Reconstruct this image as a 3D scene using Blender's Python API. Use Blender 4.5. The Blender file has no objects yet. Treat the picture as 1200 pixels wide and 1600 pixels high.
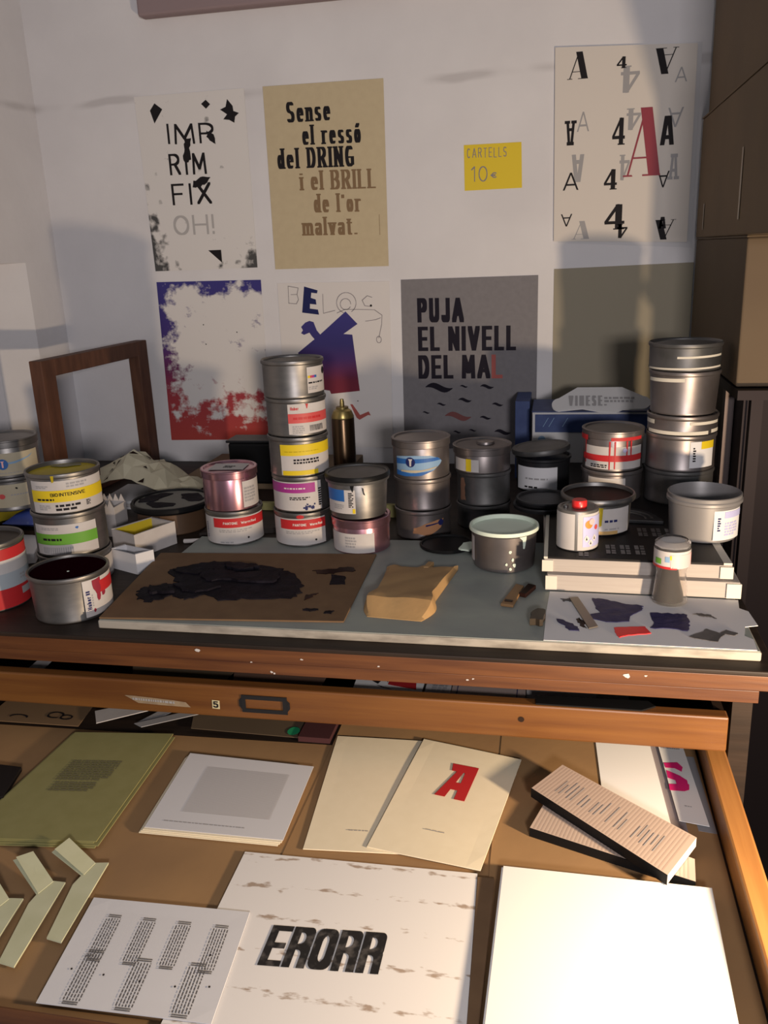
import bpy, bmesh, math, random
from mathutils import Vector, Matrix
from mathutils.geometry import delaunay_2d_cdt
random.seed(7)
scn = bpy.context.scene
col = scn.collection

# ------------------------------------------------------------------ camera
CAM = Vector((0.0, -1.0, 1.40))
F_PX, YAW, PITCH, ROLL = 1340.0, 0.20630, 0.29334, 0.04036
def look():
    cy, sy, cp, sp = math.cos(YAW), math.sin(YAW), math.cos(PITCH), math.sin(PITCH)
    fwd = Vector((-sy*cp, cy*cp, -sp)); right = Vector((cy, sy, 0)); down = fwd.cross(right)
    c, s = math.cos(ROLL), math.sin(ROLL)
    r = right*c + down*s; d = down*c - right*s
    m = Matrix((r, -d, -fwd)).transposed().to_4x4(); m.translation = CAM
    return m
cd = bpy.data.cameras.new('camera'); cam = bpy.data.objects.new('camera', cd); col.objects.link(cam)
cam.matrix_world = look()
cd.sensor_fit = 'VERTICAL'; cd.sensor_height = 36.0; cd.lens = 36.0*F_PX/1600.0
cd.clip_start = 0.02
scn.camera = cam

# ------------------------------------------------------------------ light
w = bpy.data.worlds.new('world'); scn.world = w; w.use_nodes = True
bg = w.node_tree.nodes['Background']; bg.inputs[0].default_value = (0.80, 0.90, 1.0, 1); bg.inputs[1].default_value = 0.165
def lamp(name, kind, loc, energy, color, size, target=None, **k):
    d = bpy.data.lights.new(name, kind); d.energy = energy; d.color = color
    if kind == 'AREA': d.shape = 'RECTANGLE'; d.size, d.size_y = size
    else: d.shadow_soft_size = size
    for a, b in k.items(): setattr(d, a, b)
    o = bpy.data.objects.new(name, d); col.objects.link(o); o.location = loc
    if target is not None:
        o.rotation_euler = (Vector(target)-Vector(loc)).to_track_quat('-Z', 'Y').to_euler()
    return o
lamp('desk_lamp_light', 'POINT', (0.45, -0.445, 0.93), 50, (1.0, 0.76, 0.50), 0.022)
lamp('room_light', 'AREA', (0.34, -1.75, 1.46), 26.0, (1.0, 0.94, 0.93), (0.22, 0.16), target=(-0.35, 1.05, 1.40))
scn.view_settings.view_transform = 'Standard'; scn.view_settings.look = 'None'
scn.view_settings.exposure = -0.3; scn.view_settings.gamma = 1.0; scn.view_settings.use_curve_mapping = False

# ------------------------------------------------------------------ materials
MATS = {}
def mat(name, c, rough=0.6, metal=0.0, c2=None, scale=20.0, stretch=(1, 1, 1), lo=0.35, hi=0.7, detail=4, bump=0.0, bscale=None, spec=0.5, coat=0.0, alpha=None):
    if name in MATS: return MATS[name]
    m = bpy.data.materials.new(name); m.use_nodes = True
    nt = m.node_tree; b = nt.nodes['Principled BSDF']
    b.inputs['Base Color'].default_value = (*c, 1); b.inputs['Roughness'].default_value = rough
    b.inputs['Metallic'].default_value = metal; b.inputs['Specular IOR Level'].default_value = spec
    b.inputs['Coat Weight'].default_value = coat
    if c2 is not None or bump:
        tc = nt.nodes.new('ShaderNodeTexCoord'); mp = nt.nodes.new('ShaderNodeMapping')
        mp.inputs['Scale'].default_value = stretch
        nt.links.new(tc.outputs['Object'], mp.inputs['Vector'])
    if c2 is not None:
        n = nt.nodes.new('ShaderNodeTexNoise'); n.inputs['Scale'].default_value = scale; n.inputs['Detail'].default_value = detail
        r = nt.nodes.new('ShaderNodeValToRGB')
        r.color_ramp.elements[0].position = lo; r.color_ramp.elements[0].color = (*c, 1)
        r.color_ramp.elements[1].position = hi; r.color_ramp.elements[1].color = (*c2, 1)
        nt.links.new(mp.outputs[0], n.inputs['Vector']); nt.links.new(n.outputs['Fac'], r.inputs[0]); nt.links.new(r.outputs[0], b.inputs['Base Color'])
    if bump:
        n2 = nt.nodes.new('ShaderNodeTexNoise'); n2.inputs['Scale'].default_value = bscale or scale; n2.inputs['Detail'].default_value = 5
        bu = nt.nodes.new('ShaderNodeBump'); bu.inputs['Strength'].default_value = bump; bu.inputs['Distance'].default_value = 0.004
        nt.links.new(mp.outputs[0], n2.inputs['Vector']); nt.links.new(n2.outputs['Fac'], bu.inputs['Height']); nt.links.new(bu.outputs[0], b.inputs['Normal'])
    MATS[name] = m
    return m
def nodes(m): return m.node_tree, m.node_tree.nodes['Principled BSDF']

M_steel = mat('ink_can_steel', (0.2125, 0.2007, 0.1948), .42, .85, (0.1535, 0.1476, 0.1476), 30, (1, 1, 3), .3, .75)
M_rim = mat('can_rim_steel', (0.315, 0.3075, 0.3), .34, .9)
M_dull = mat('dull_can_steel', (0.136, 0.132, 0.136), .5, .7, (0.08, 0.08, 0.08), 25)
M_plum = mat('warm_can_steel', (0.24, 0.216, 0.216), .4, .8, (0.176, 0.152, 0.152), 20)
M_pink = mat('pink_tinted_tin', (0.527, 0.306, 0.357), .26, .9, (0.3825, 0.187, 0.238), 18, (1, 1, .3))
M_black = mat('black_lid', (.008, .008, .009), .42, .1, spec=.15)
M_darkmetal = mat('dark_metal', (0.0315, 0.0315, 0.035), .4, .6, spec=0.2)
M_label = mat('label_paper', (0.5032, 0.476, 0.476), .6, 0, (0.4488, 0.4148, 0.408), 25)
M_cream = mat('cream_label_paper', (0.4488, 0.3944, 0.2856), .6, 0, (0.3944, 0.34, 0.2448), 25)
M_red = mat('red_label_ink', (0.4464, 0.0216, 0.0252), .5, spec=0.3)
M_redpale = mat('faded_red_ink', (0.504, 0.072, 0.072), .5, spec=0.3)
M_yel = mat('yellow_label_ink', (0.624, 0.464, 0.016), .5, spec=0.3)
M_green = mat('green_label_ink', (0.12, 0.315, 0.0375), .5, spec=0.3)
M_mag = mat('magenta_label_ink', (0.32, 0.032, 0.224), .5, spec=0.3)
M_blue = mat('blue_label_ink', (0.024, 0.112, 0.36), .5, spec=0.3)
M_lblue = mat('light_blue_label_ink', (0.21, 0.336, 0.504), .5, spec=0.3)
M_navy = mat('navy_print', (0.016, 0.02, 0.096), .5, spec=0.15)
M_greyp = mat('grey_print', (.30, .29, .30), .6)
M_print = mat('dark_print', (0.0158, 0.0135, 0.0158), .6, spec=0.1)
M_whitep = mat('white_print', (0.612, 0.561, 0.544), .6)
M_orange = mat('orange_print', (.80, .22, .03), .5)
M_lav = mat('lavender_print', (.42, .42, .66), .5)
M_inky = mat('yellow_ink', (.46, .35, .012), .4, 0, (.36, .27, .015), 30, spec=.15)
M_inkr = mat('dark_red_ink', (.012, .0012, .003), .7, 0, spec=.0)
M_inkw = mat('white_ink', (.66, .74, .64), .5, 0, (.60, .68, .59), 12, spec=.2)
M_inkd = mat('dark_brown_ink', (.016, .007, .006), .4, spec=.05)
M_inkblk = mat('dried_black_ink', (.006, .005, .008), .6, 0, (.014, .012, .018), 45, spec=.06, bump=.6, bscale=60)
M_inkblue = mat('violet_blue_ink', (0.0154, 0.0154, 0.0665), .5, 0, (0.035, 0.0315, 0.091), 60, bump=.4, spec=0.1)
M_inkgrey = mat('graphite_ink', (0.03, 0.03, 0.036), .5, 0, (0.132, 0.126, 0.132), 25, spec=0.1)
M_inkred = mat('bright_red_ink', (.70, .015, .02), .4)
M_paper = mat('white_paper', (.80, .78, .77), .75)
M_paperd = mat('cool_white_paper', (0.612, 0.603, 0.63), .75)
M_creamp = mat('cream_card', (0.7776, 0.6804, 0.5076), .75, 0, (0.7560, 0.6588, 0.4860), 60)
M_olive = mat('olive_paper', (0.2448, 0.2244, 0.0884), .8, 0, (0.2244, 0.204, 0.0748), 40)
M_kraft = mat('kraft_paper', (0.3159, 0.1823, 0.0790), .75, 0, (0.2552, 0.1458, 0.0668), 6, bump=.15, bscale=18)
M_kraftp = mat('kraft_packet_paper', (0.39, 0.24, 0.105), .7, 0, (0.33, 0.195, 0.0825), 14, bump=.3, bscale=30)
M_card = mat('brown_cardboard', (0.17, 0.102, 0.0553), .8, 0, (0.1445, 0.085, 0.0467), 30, spec=0.2)
M_boxc = mat('carton_cardboard', (0.105, 0.0725, 0.0425), .8, 0, (0.09, 0.06, 0.035), 5)
M_boxd = mat('old_carton_cardboard', (.17, .115, .065), .8, 0, (.14, .095, .055), 5)
M_wood = mat('chest_wood', (0.1344, 0.0493, 0.0157), .45, 0, (0.0672, 0.0213, 0.0084), 14, (.35, 6, 6), .35, .7, 6, bump=.12)
M_wooddark = mat('dark_bench_wood', (0.028, 0.0175, 0.0126), .55, 0, (0.0112, 0.0077, 0.0063), 9, (.5, 5, 5), bump=.2, spec=0.25)
M_wood2 = mat('drawer_front_wood', (.165, .066, .016), .42, 0, (.105, .037, .010), 12, (.3, 6, 6), .35, .7, 6, bump=.1)
M_woodrail = mat('drawer_rail_wood', (0.36, 0.165, 0.0488), .42, 0, (0.255, 0.105, 0.03), 12, (6, .3, 6), .35, .7, 6, bump=.1)
M_frame = mat('frame_wood', (0.1105, 0.0467, 0.0272), .6, 0, (0.068, 0.0281, 0.017), 20, (3, 3, .6), spec=0.3)
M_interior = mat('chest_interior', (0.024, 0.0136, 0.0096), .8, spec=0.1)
M_slab = mat('grey_stone', (0.2688, 0.2968, 0.2744), .5, 0, (0.2128, 0.2352, 0.2296), 9, (1, 1.6, 1), .35, .65, 6)
M_slabedge = mat('stained_slab_edge', (0.33, 0.3, 0.264), .7, 0, (0.12, 0.102, 0.09), 18, (1, 3, 3), .45, .8)
M_pad = mat('white_pad_edge', (0.3815, 0.3410, 0.3179), .8, 0, (0.3468, 0.3063, 0.2832), 30, (.5, 1, 12))
M_tape = mat('masking_tape', (0.57, 0.5325, 0.465), .7)
M_blackp = mat('black_printed_board', (0.011, 0.0095, 0.01), .5, spec=0.15)
M_foldp = mat('pale_green_paper', (0.5382, 0.5382, 0.3726), .75, 0, (0.4761, 0.4761, 0.3105), 25)
M_book = mat('rose_cover', (0.476, 0.3655, 0.306), .75)
M_stripe = mat('rose_stripe', (0.3995, 0.2975, 0.2465), .75)
M_yelcard = mat('yellow_card', (.70, .52, .02), .7)
M_rag = mat('beige_bag_paper', (.52, .48, .36), .85, 0, (.45, .41, .30), 12, bump=.3, bscale=20)
M_bronze = mat('bronze_can', (0.08, 0.0496, 0.028), .28, .9)
M_brass = mat('brass_cap', (.36, .27, .10), .35, .8)
M_redcap = mat('red_plastic_cap', (.65, .02, .02), .35, coat=.3)
M_tub = mat('grey_plastic_tub', (0.225, 0.2137, 0.2175), .45, .3)
M_spat = mat('spatula_wood', (.22, .12, .05), .6)
M_blade = mat('blade_steel', (.16, .14, .12), .4, .7)
M_mauve = mat('mauve_paint', (.27, .20, .21), .8)
M_rack = mat('rack_metal', (0.014, 0.011, 0.013), .5, .5, spec=0.1)
M_post = mat('rack_post_metal', (0.06, 0.048, 0.048), .45, .6, spec=0.1)
M_floor = mat('floor_grey', (.09, .085, .08), .6, 0, (.07, .065, .06), 4)
M_yelbag = mat('yellow_wrapper', (.62, .48, .04), .4)
M_bluebag = mat('blue_wrapper', (.05, .09, .38), .35, 0, (.5, .55, .7), 16, lo=.55, hi=.62)
M_beige = mat('beige_poster_paper', (.30, .265, .20), .8)
M_sense = mat('buff_poster_paper', (.53, .44, .29), .8, 0, (.50, .41, .27), 60)
M_greyposter = mat('grey_poster_paper', (.195, .185, .20), .8, 0, (.175, .165, .18), 80)
M_a4 = mat('warm_white_poster_paper', (0.651, 0.5985, 0.5565), .8)
M_brownprint = mat('bronze_print', (.20, .12, .055), .6)
M_redprint = mat('crimson_print', (.25, .012, .032), .6)
M_reddull = mat('dull_red_print', (.36, .07, .06), .6)
M_pencil = mat('pencil_line', (.22, .20, .22), .7)
M_pinkink = mat('pink_print', (.72, .015, .17), .6)
M_greenink = mat('green_sticker', (.02, .28, .12), .5)
M_pinklabel = mat('pink_label', (.80, .42, .42), .5)
M_gunk = mat('brown_residue', (0.0480, 0.0360, 0.0240), .35, 0, (0.0240, 0.0168, 0.0120), 40, spec=0.2)

def wall_material():
    m = mat('white_plaster', (0.7076, 0.6893, 0.7137), .85, 0, (0.6466, 0.6283, 0.6527), 5, bump=.35, bscale=26)
    nt, b = nodes(m)
    src = b.inputs['Base Color'].links[0].from_socket
    g = nt.nodes.new('ShaderNodeNewGeometry'); sep = nt.nodes.new('ShaderNodeSeparateXYZ'); nt.links.new(g.outputs['Position'], sep.inputs[0])
    nz = nt.nodes.new('ShaderNodeTexNoise'); nz.inputs['Scale'].default_value = 3.5; nt.links.new(g.outputs['Position'], nz.inputs['Vector'])
    def mth(op, a, bb):
        n = nt.nodes.new('ShaderNodeMath'); n.operation = op
        for i, v in enumerate((a, bb)):
            if isinstance(v, (int, float)): n.inputs[i].default_value = v
            else: nt.links.new(v, n.inputs[i])
        return n.outputs[0]
    # an old scuff line running across the plaster at one height, with gaps
    dz = mth('SUBTRACT', sep.outputs['Z'], mth('ADD', 1.735, mth('MULTIPLY', nz.outputs['Fac'], .05)))
    band = mth('SUBTRACT', 1.0, mth('DIVIDE', mth('ABSOLUTE', dz, 0), .012)); band = mth('MAXIMUM', band, 0.0)
    n3 = nt.nodes.new('ShaderNodeTexNoise'); n3.inputs['Scale'].default_value = 5.0; nt.links.new(g.outputs['Position'], n3.inputs['Vector'])
    gate = mth('MAXIMUM', mth('MULTIPLY', mth('SUBTRACT', n3.outputs['Fac'], .42), 3.0), 0.0)
    fac = mth('MINIMUM', mth('MULTIPLY', band, gate), .30)
    mx = nt.nodes.new('ShaderNodeMix'); mx.data_type = 'RGBA'; nt.links.new(fac, mx.inputs[0]); nt.links.new(src, mx.inputs[6])
    mx.inputs[7].default_value = (.22, .19, .19, 1); nt.links.new(mx.outputs[2], b.inputs['Base Color'])
    return m
M_wall = wall_material()

# ------------------------------------------------------------------ mesh helpers (world coordinates in, local coordinates stored)
ORG = {}
def org(o): return ORG.get(o.name, Vector((0, 0, 0)))
def tag(o, label=None, cat=None, group=None, kind=None):
    if label: o['label'] = label
    if cat: o['category'] = cat
    if group: o['group'] = group
    if kind: o['kind'] = kind
    return o
def empty(name, loc, label, cat, group=None):
    o = bpy.data.objects.new(name, None); o.empty_display_size = .02; col.objects.link(o); o.location = loc
    ORG[o.name] = Vector(loc)
    return tag(o, label, cat, group)
def mesh(name, verts, faces, material, parent=None, smooth=False):
    verts = [Vector(v) for v in verts]
    if parent is not None: L = org(parent)
    else:
        xs = [v.x for v in verts]; ys = [v.y for v in verts]; zs = [v.z for v in verts]
        L = Vector(((min(xs)+max(xs))/2, (min(ys)+max(ys))/2, min(zs)))
    me = bpy.data.meshes.new(name); me.from_pydata([v-L for v in verts], [], faces); me.update()
    if smooth: me.polygons.foreach_set('use_smooth', [True]*len(me.polygons))
    o = bpy.data.objects.new(name, me); col.objects.link(o)
    ms = material if isinstance(material, (list, tuple)) else [material]
    for m in ms: me.materials.append(m)
    if parent is not None: o.parent = parent
    else: o.location = L
    ORG[o.name] = L
    return o
def smooth_angle(o, deg=35):
    bm = bmesh.new(); bm.from_mesh(o.data)
    for f in bm.faces: f.smooth = True
    for e in bm.edges: e.smooth = len(e.link_faces) == 2 and e.calc_face_angle(0) < math.radians(deg)
    bm.to_mesh(o.data); bm.free()
    return o
def prism(name, base, z0, z1, material, parent=None, bevel=0.0):
    """extrude an outline (list of xy) from z0 to z1"""
    n = len(base)
    v = [(x, y, z0) for x, y in base]+[(x, y, z1) for x, y in base]
    f = [list(range(n))[::-1], list(range(n, 2*n))]+[[i, (i+1) % n, n+(i+1) % n, n+i] for i in range(n)]
    o = mesh(name, v, f, material, parent)
    fix(o, bevel)
    return o
def fix(o, bevel=0.0, seg=2):
    bm = bmesh.new(); bm.from_mesh(o.data); bmesh.ops.recalc_face_normals(bm, faces=bm.faces)
    if bevel:
        bmesh.ops.bevel(bm, geom=list(bm.edges), offset=bevel, segments=seg, affect='EDGES', profile=.5)
    bm.to_mesh(o.data); bm.free()
    return o
def box(name, x0, x1, y0, y1, z0, z1, material, parent=None, bevel=0.0):
    return prism(name, [(x0, y0), (x1, y0), (x1, y1), (x0, y1)], z0, z1, material, parent, bevel)
def lathe(name, prof, c, material, parent=None, seg=48, close=True, tilt=None):
    v, f = [], []
    for r, z in prof:
        for i in range(seg):
            a = 2*math.pi*i/seg
            v.append(Vector((r*math.cos(a), r*math.sin(a), z)))
    for j in range(len(prof)-1):
        for i in range(seg):
            k = (i+1) % seg
            f.append([j*seg+i, j*seg+k, (j+1)*seg+k, (j+1)*seg+i])
    if close:
        f.append(list(range(seg))[::-1]); f.append([(len(prof)-1)*seg+i for i in range(seg)])
    if tilt is not None:
        R = Matrix.Rotation(tilt[1], 3, Vector(tilt[0])); v = [R @ p for p in v]
    v = [p+Vector(c) for p in v]
    o = mesh(name, v, f, material, parent)
    return smooth_angle(fix(o), 32)
def hull2(p):
    p = sorted(set((round(x, 7), round(y, 7)) for x, y in p))
    if len(p) < 3: return p
    def half(q):
        h = []
        for a in q:
            while len(h) >= 2 and (h[-1][0]-h[-2][0])*(a[1]-h[-2][1])-(h[-1][1]-h[-2][1])*(a[0]-h[-2][0]) <= 0: h.pop()
            h.append(a)
        return h[:-1]
    return half(p)+half(p[::-1])
def clip_strip(p, x0, x1):
    for sgn, lim in ((1, x0), (-1, -x1)):
        out = []
        for i in range(len(p)):
            a, b = p[i-1], p[i]; ia, ib = sgn*a[0] >= lim, sgn*b[0] >= lim
            if ia != ib:
                t = (sgn*lim-a[0])/(b[0]-a[0]); out.append((sgn*lim, a[1]+t*(b[1]-a[1])))
            if ib: out.append(b)
        p = out
        if len(p) < 3: return []
    return p
def merged(polys):
    """overlapping outlines -> one flat triangulated area without doubled faces"""
    ox, oy = polys[0][0]; k = 1.0/max(1e-6, max(max(abs(x-ox), abs(y-oy)) for p in polys for x, y in p))
    v, f = [], []
    for p in polys:
        if sum(p[i-1][0]*p[i][1]-p[i][0]*p[i-1][1] for i in range(len(p))) < 0: p = p[::-1]
        b = len(v); v += [Vector(((x-ox)*k, (y-oy)*k)) for x, y in p]; f.append(list(range(b, b+len(p))))
    r = delaunay_2d_cdt(v, [], f, 1, 1e-5)
    return [(q.x/k+ox, q.y/k+oy) for q in r[0]], [list(t) for t, of in zip(r[2], r[5]) if len(of)]
def flat(name, polys, mp, material, parent, kind=None):
    """flat printed shapes; polys in the sheet's own 2D coordinates, mp places them on its surface"""
    st = getattr(mp, 'step', None)
    if st:
        cut = []
        for p in polys:
            a, b = min(q[0] for q in p), max(q[0] for q in p)
            for i in range(math.floor(a/st), math.floor(b/st)+1):
                c = clip_strip(p, i*st, (i+1)*st)
                if c: cut.append(c)
        polys = cut
    v, f = merged(polys)
    o = mesh(name, [mp(x, y) for x, y in v], f, material, parent)
    if kind: o['kind'] = kind
    return o
def letters(name, groups, mp, material, parent):
    for g in groups: flat(name, g, mp, material, parent)

# ------------------------------------------------------------------ a small skeleton alphabet drawn with a rectangular nib
def arc(cx, cy, rx, ry, a0, a1, n=10):
    return [(cx+rx*math.cos(math.radians(a0+(a1-a0)*i/n)), cy+ry*math.sin(math.radians(a0+(a1-a0)*i/n))) for i in range(n+1)]
X = .66
def bowl(h, y): return [(0, y), (.24, y)]
G = {
 'A': (.62, [[(0, 0), (.31, 1)], [(.31, 1), (.62, 0)], [(.11, .30), (.51, .30)]]),
 'B': (.50, [[(0, 0), (0, 1)], [(0, 1), (.26, 1)]+arc(.26, .76, .20, .24, 90, -90)+[(0, .52)], [(.26, .52)]+arc(.26, .26, .24, .26, 90, -90)+[(0, 0)]]),
 'C': (.48, [arc(.24, .5, .24, .5, 50, 310, 16)]),
 'D': (.50, [[(0, 0), (0, 1)], [(0, 1), (.2, 1)]+arc(.22, .5, .28, .5, 90, -90, 12)+[(0, 0)]]),
 'E': (.44, [[(0, 0), (0, 1)], [(0, 1), (.44, 1)], [(0, .5), (.38, .5)], [(0, 0), (.44, 0)]]),
 'F': (.44, [[(0, 0), (0, 1)], [(0, 1), (.44, 1)], [(0, .52), (.36, .52)]]),
 'G': (.50, [arc(.25, .5, .25, .5, 50, 300, 16)+[(.5, .1), (.5, .45), (.3, .45)]]),
 'H': (.50, [[(0, 0), (0, 1)], [(.5, 0), (.5, 1)], [(0, .5), (.5, .5)]]),
 'I': (.0, [[(0, 0), (0, 1)]]),
 'J': (.36, [[(.36, 1), (.36, .25)]+arc(.18, .22, .18, .22, 0, -170, 8)]),
 'L': (.40, [[(0, 0), (0, 1)], [(0, 0), (.40, 0)]]),
 'M': (.66, [[(0, 0), (.04, 1)], [(.04, 1), (.33, .25)], [(.33, .25), (.62, 1)], [(.62, 1), (.66, 0)]]),
 'N': (.52, [[(0, 0), (0, 1)], [(0, 1), (.52, 0)], [(.52, 0), (.52, 1)]]),
 'O': (.50, [arc(.25, .5, .25, .5, 0, 360, 24)]),
 'P': (.46, [[(0, 0), (0, 1)], [(0, 1), (.22, 1)]+arc(.22, .74, .24, .26, 90, -90)+[(0, .48)]]),
 'R': (.50, [[(0, 0), (0, 1)], [(0, 1), (.24, 1)]+arc(.24, .75, .24, .25, 90, -90)+[(0, .5)], [(.26, .5), (.50, 0)]]),
 'S': (.46, [arc(.23, .75, .22, .25, 35, 270, 10)+arc(.23, .25, .23, .25, 90, -145, 10)]),
 'T': (.48, [[(.24, 0), (.24, 1)], [(0, 1), (.48, 1)]]),
 'U': (.48, [[(0, 1), (0, .26)]+arc(.24, .26, .24, .26, 180, 360, 10)+[(.48, 1)]]),
 'V': (.56, [[(0, 1), (.28, 0)], [(.28, 0), (.56, 1)]]),
 'W': (.8, [[(0, 1), (.2, 0)], [(.2, 0), (.4, .8)], [(.4, .8), (.6, 0)], [(.6, 0), (.8, 1)]]),
 'X': (.52, [[(0, 0), (.52, 1)], [(0, 1), (.52, 0)]]),
 'a': (.34, [arc(.17, X-.17, .17, .17, 160, 0, 8)+[(.34, 0)], arc(.16, .19, .16, .19, 80, 360, 12)]),
 'b': (.36, [[(0, 0), (0, 1)], arc(.18, X/2, .18, X/2, 0, 360, 16)]),
 'd': (.36, [[(.36, 0), (.36, 1)], arc(.17, X/2, .17, X/2, 0, 360, 16)]),
 'e': (.36, [[(0, X/2), (.36, X/2)]+arc(.18, X/2, .18, X/2, 0, 310, 16)]),
 'i': (.0, [[(0, 0), (0, X)], [(-.01, .86), (.01, .86)]]),
 'l': (.0, [[(0, 0), (0, 1)]]),
 'm': (.68, [[(0, 0), (0, X)], arc(.17, X-.2, .17, .2, 180, 0, 8)+[(.34, 0)], arc(.51, X-.2, .17, .2, 180, 0, 8)+[(.68, 0)]]),
 'n': (.36, [[(0, 0), (0, X)], arc(.18, X-.2, .18, .2, 180, 0, 8)+[(.36, 0)]]),
 'o': (.36, [arc(.18, X/2, .18, X/2, 0, 360, 18)]),
 'ó': (.36, [arc(.18, X/2, .18, X/2, 0, 360, 18), [(.14, .82), (.26, .97)]]),
 'r': (.24, [[(0, 0), (0, X)], arc(.16, X-.18, .16, .18, 170, 50, 6)]),
 's': (.30, [arc(.15, X*.75, .15, X*.25, 40, 270, 8)+arc(.15, X*.25, .15, X*.25, 90, -145, 8)]),
 't': (.22, [[(.08, .85), (.08, .12)]+arc(.17, .12, .09, .12, 180, 290, 5), [(0, X), (.22, X)]]),
 'u': (.36, [[(0, X), (0, .2)]+arc(.18, .2, .18, .2, 180, 360, 8), [(.36, 0), (.36, X)]]),
 'v': (.38, [[(0, X), (.19, 0)], [(.19, 0), (.38, X)]]),
 '.': (.0, [[(-.01, .02), (.01, .02)]]), "'": (.0, [[(0, .80), (0, .92)]]),
 '!': (.0, [[(0, .32), (0, 1)], [(0, 0), (0, .06)]]), '-': (.3, [[(0, .4), (.3, .4)]]),
 '0': (.44, [arc(.22, .5, .22, .5, 0, 360, 20)]), '1': (.16, [[(.16, 0), (.16, 1)], [(.16, 1), (0, .8)]]),
 '4': (.55, [[(.40, 0), (.40, 1)], [(.40, 1), (0, .28)], [(0, .28), (.55, .28)]]),
 'Я': (.46, [[(0, 0), (0, 1)], [(0, 1), (.30, 1)]+arc(.30, .84, .16, .16, 90, 0, 5)+arc(.30, .64, .16, .14, 0, -90, 5)+[(0, .50)], [(.30, .50)]+arc(.30, .36, .16, .14, 90, 0, 5)+[(.46, 0)]]),
 'Ω': (.46, [arc(.23, .78, .23, .22, 0, 180, 10)+arc(.23, .22, .23, .22, 180, 360, 10)+[(.46, .78)]]),
 '5': (.44, [[(.42, 1), (.06, 1), (.03, .56)]+arc(.2, .32, .24, .32, 120, -150, 12)]),
 '€': (.40, [arc(.25, .4, .18, .3, 50, 310, 12), [(0, .45), (.3, .45)], [(0, .34), (.28, .34)]]),
}
def nibline(pts, a, b):
    out = []
    for (x0, y0), (x1, y1) in zip(pts, pts[1:]):
        out.append(hull2([(x+i*a, y+j*b) for x, y in ((x0, y0), (x1, y1)) for i in (-1, 1) for j in (-1, 1)]))
    return out
def text_polys(s, width, h, a, b, gap, space=.30, serif=0.0, jitter=0.0, split=False):
    """a, b: half nib width / height in the units of h; returns polygons filling width x h"""
    glyphs = [c for c in s if c != ' ']; ns = s.count(' ')
    nat = sum(G[c][0] for c in glyphs)*h
    fixed = len(glyphs)*2*a+(len(s)-1-2*ns)*gap+ns*space*h
    sx = max(.25, (width-fixed)/max(nat, 1e-6)); x = 0.0; out = []; groups = []
    for i, c in enumerate(s):
        if c == ' ': x += space*h; continue
        wd, st = G[c]
        jy = random.uniform(-jitter, jitter)*h; n0 = len(out)
        for p in st:
            q = [(x+a+px*h*sx, b+py*(h-2*b)+jy) for px, py in p]
            out += nibline(q, a, b)
            if serif:
                for e, nb in ((0, 1), (-1, -2)):
                    ex, ey = q[e]; mx, my = q[nb]
                    if abs(ey-my) > 1.3*abs(ex-mx) and abs(ey-my) > .15*h and (abs(p[e][1]) < .02 or p[e][1] > .6):
                        if c in 'eosaSGCO' : continue
                        out.append([(ex-a-serif, ey-b), (ex+a+serif, ey-b), (ex+a+serif, ey+b), (ex-a-serif, ey+b)])
        groups.append(out[n0:])
        x += wd*h*sx+2*a
        if i+1 < len(s) and s[i+1] != ' ': x += gap
    return groups if split else out
def rough(poly, n=4, amp=.0015):
    out = []
    for i, (x, y) in enumerate(poly):
        x1, y1 = poly[(i+1) % len(poly)]
        for k in range(n):
            t = k/n
            out.append((x+(x1-x)*t+random.uniform(-amp, amp), y+(y1-y)*t+random.uniform(-amp, amp)))
    return out
def dashes(x0, x1, y0, y1, rows, ch=.004, fill=.62):
    out = []; dy = (y1-y0)/rows
    for r in range(rows):
        x = x0; y = y1-(r+.5)*dy
        end = x1-(random.uniform(0, .25)*(x1-x0) if r == rows-1 else 0)
        while x < end-ch*.3:
            l = min(ch*random.uniform(.6, 2.0), end-x)
            out.append([(x, y-dy*fill/2), (x+l, y-dy*fill/2), (x+l, y+dy*fill/2), (x, y+dy*fill/2)]); x += l+ch*.4
    return out

# ================================================================== THE SETTING
WY = 1.05
tag(box('wall_back', -1.40, 1.60, WY, WY+.12, 0, 2.7, M_wall), 'white plastered back wall hung with printed posters', 'wall', kind='structure')
tag(box('floor', -1.6, 1.6, -2.4, 1.2, -.05, 0, M_floor), 'dark grey floor under the plan chest', 'floor', kind='structure')
# left wall: a pier at the corner and a splayed recess below
wl = prism('wall_left', [(-1.245, 1.06), (-1.245, .94), (-1.247, -.6), (-1.45, -.6), (-1.45, 1.06)], 1.41, 2.7, M_wall)
tag(wl, 'white plastered side wall meeting the back wall at the corner', 'wall', kind='structure')
tag(prism('wall_corner', [(-1.245, 1.06), (-1.245, .915), (-1.30, .83), (-1.36, .83), (-1.40, 1.06)], 0, 1.41, M_wall), 'splayed white corner pier below the side wall lintel', 'wall', kind='structure')
tag(box('wall_recess', -1.46, -1.33, -.6, .84, 0, 1.41, M_wall), 'white inner face of the recess in the side wall', 'wall', kind='structure')
tag(box('trim_1', -1.332, -1.318, .700, .712, .9, 1.41, M_greyp), 'thin grey edge strip inside the side wall recess', 'trim', kind='structure')
tag(box('trim_2', -.94, .20, WY-.035, WY, 1.927, 2.25, M_mauve, bevel=.006), 'dusky mauve ledge along the top of the back wall', 'ledge', kind='structure')

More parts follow.
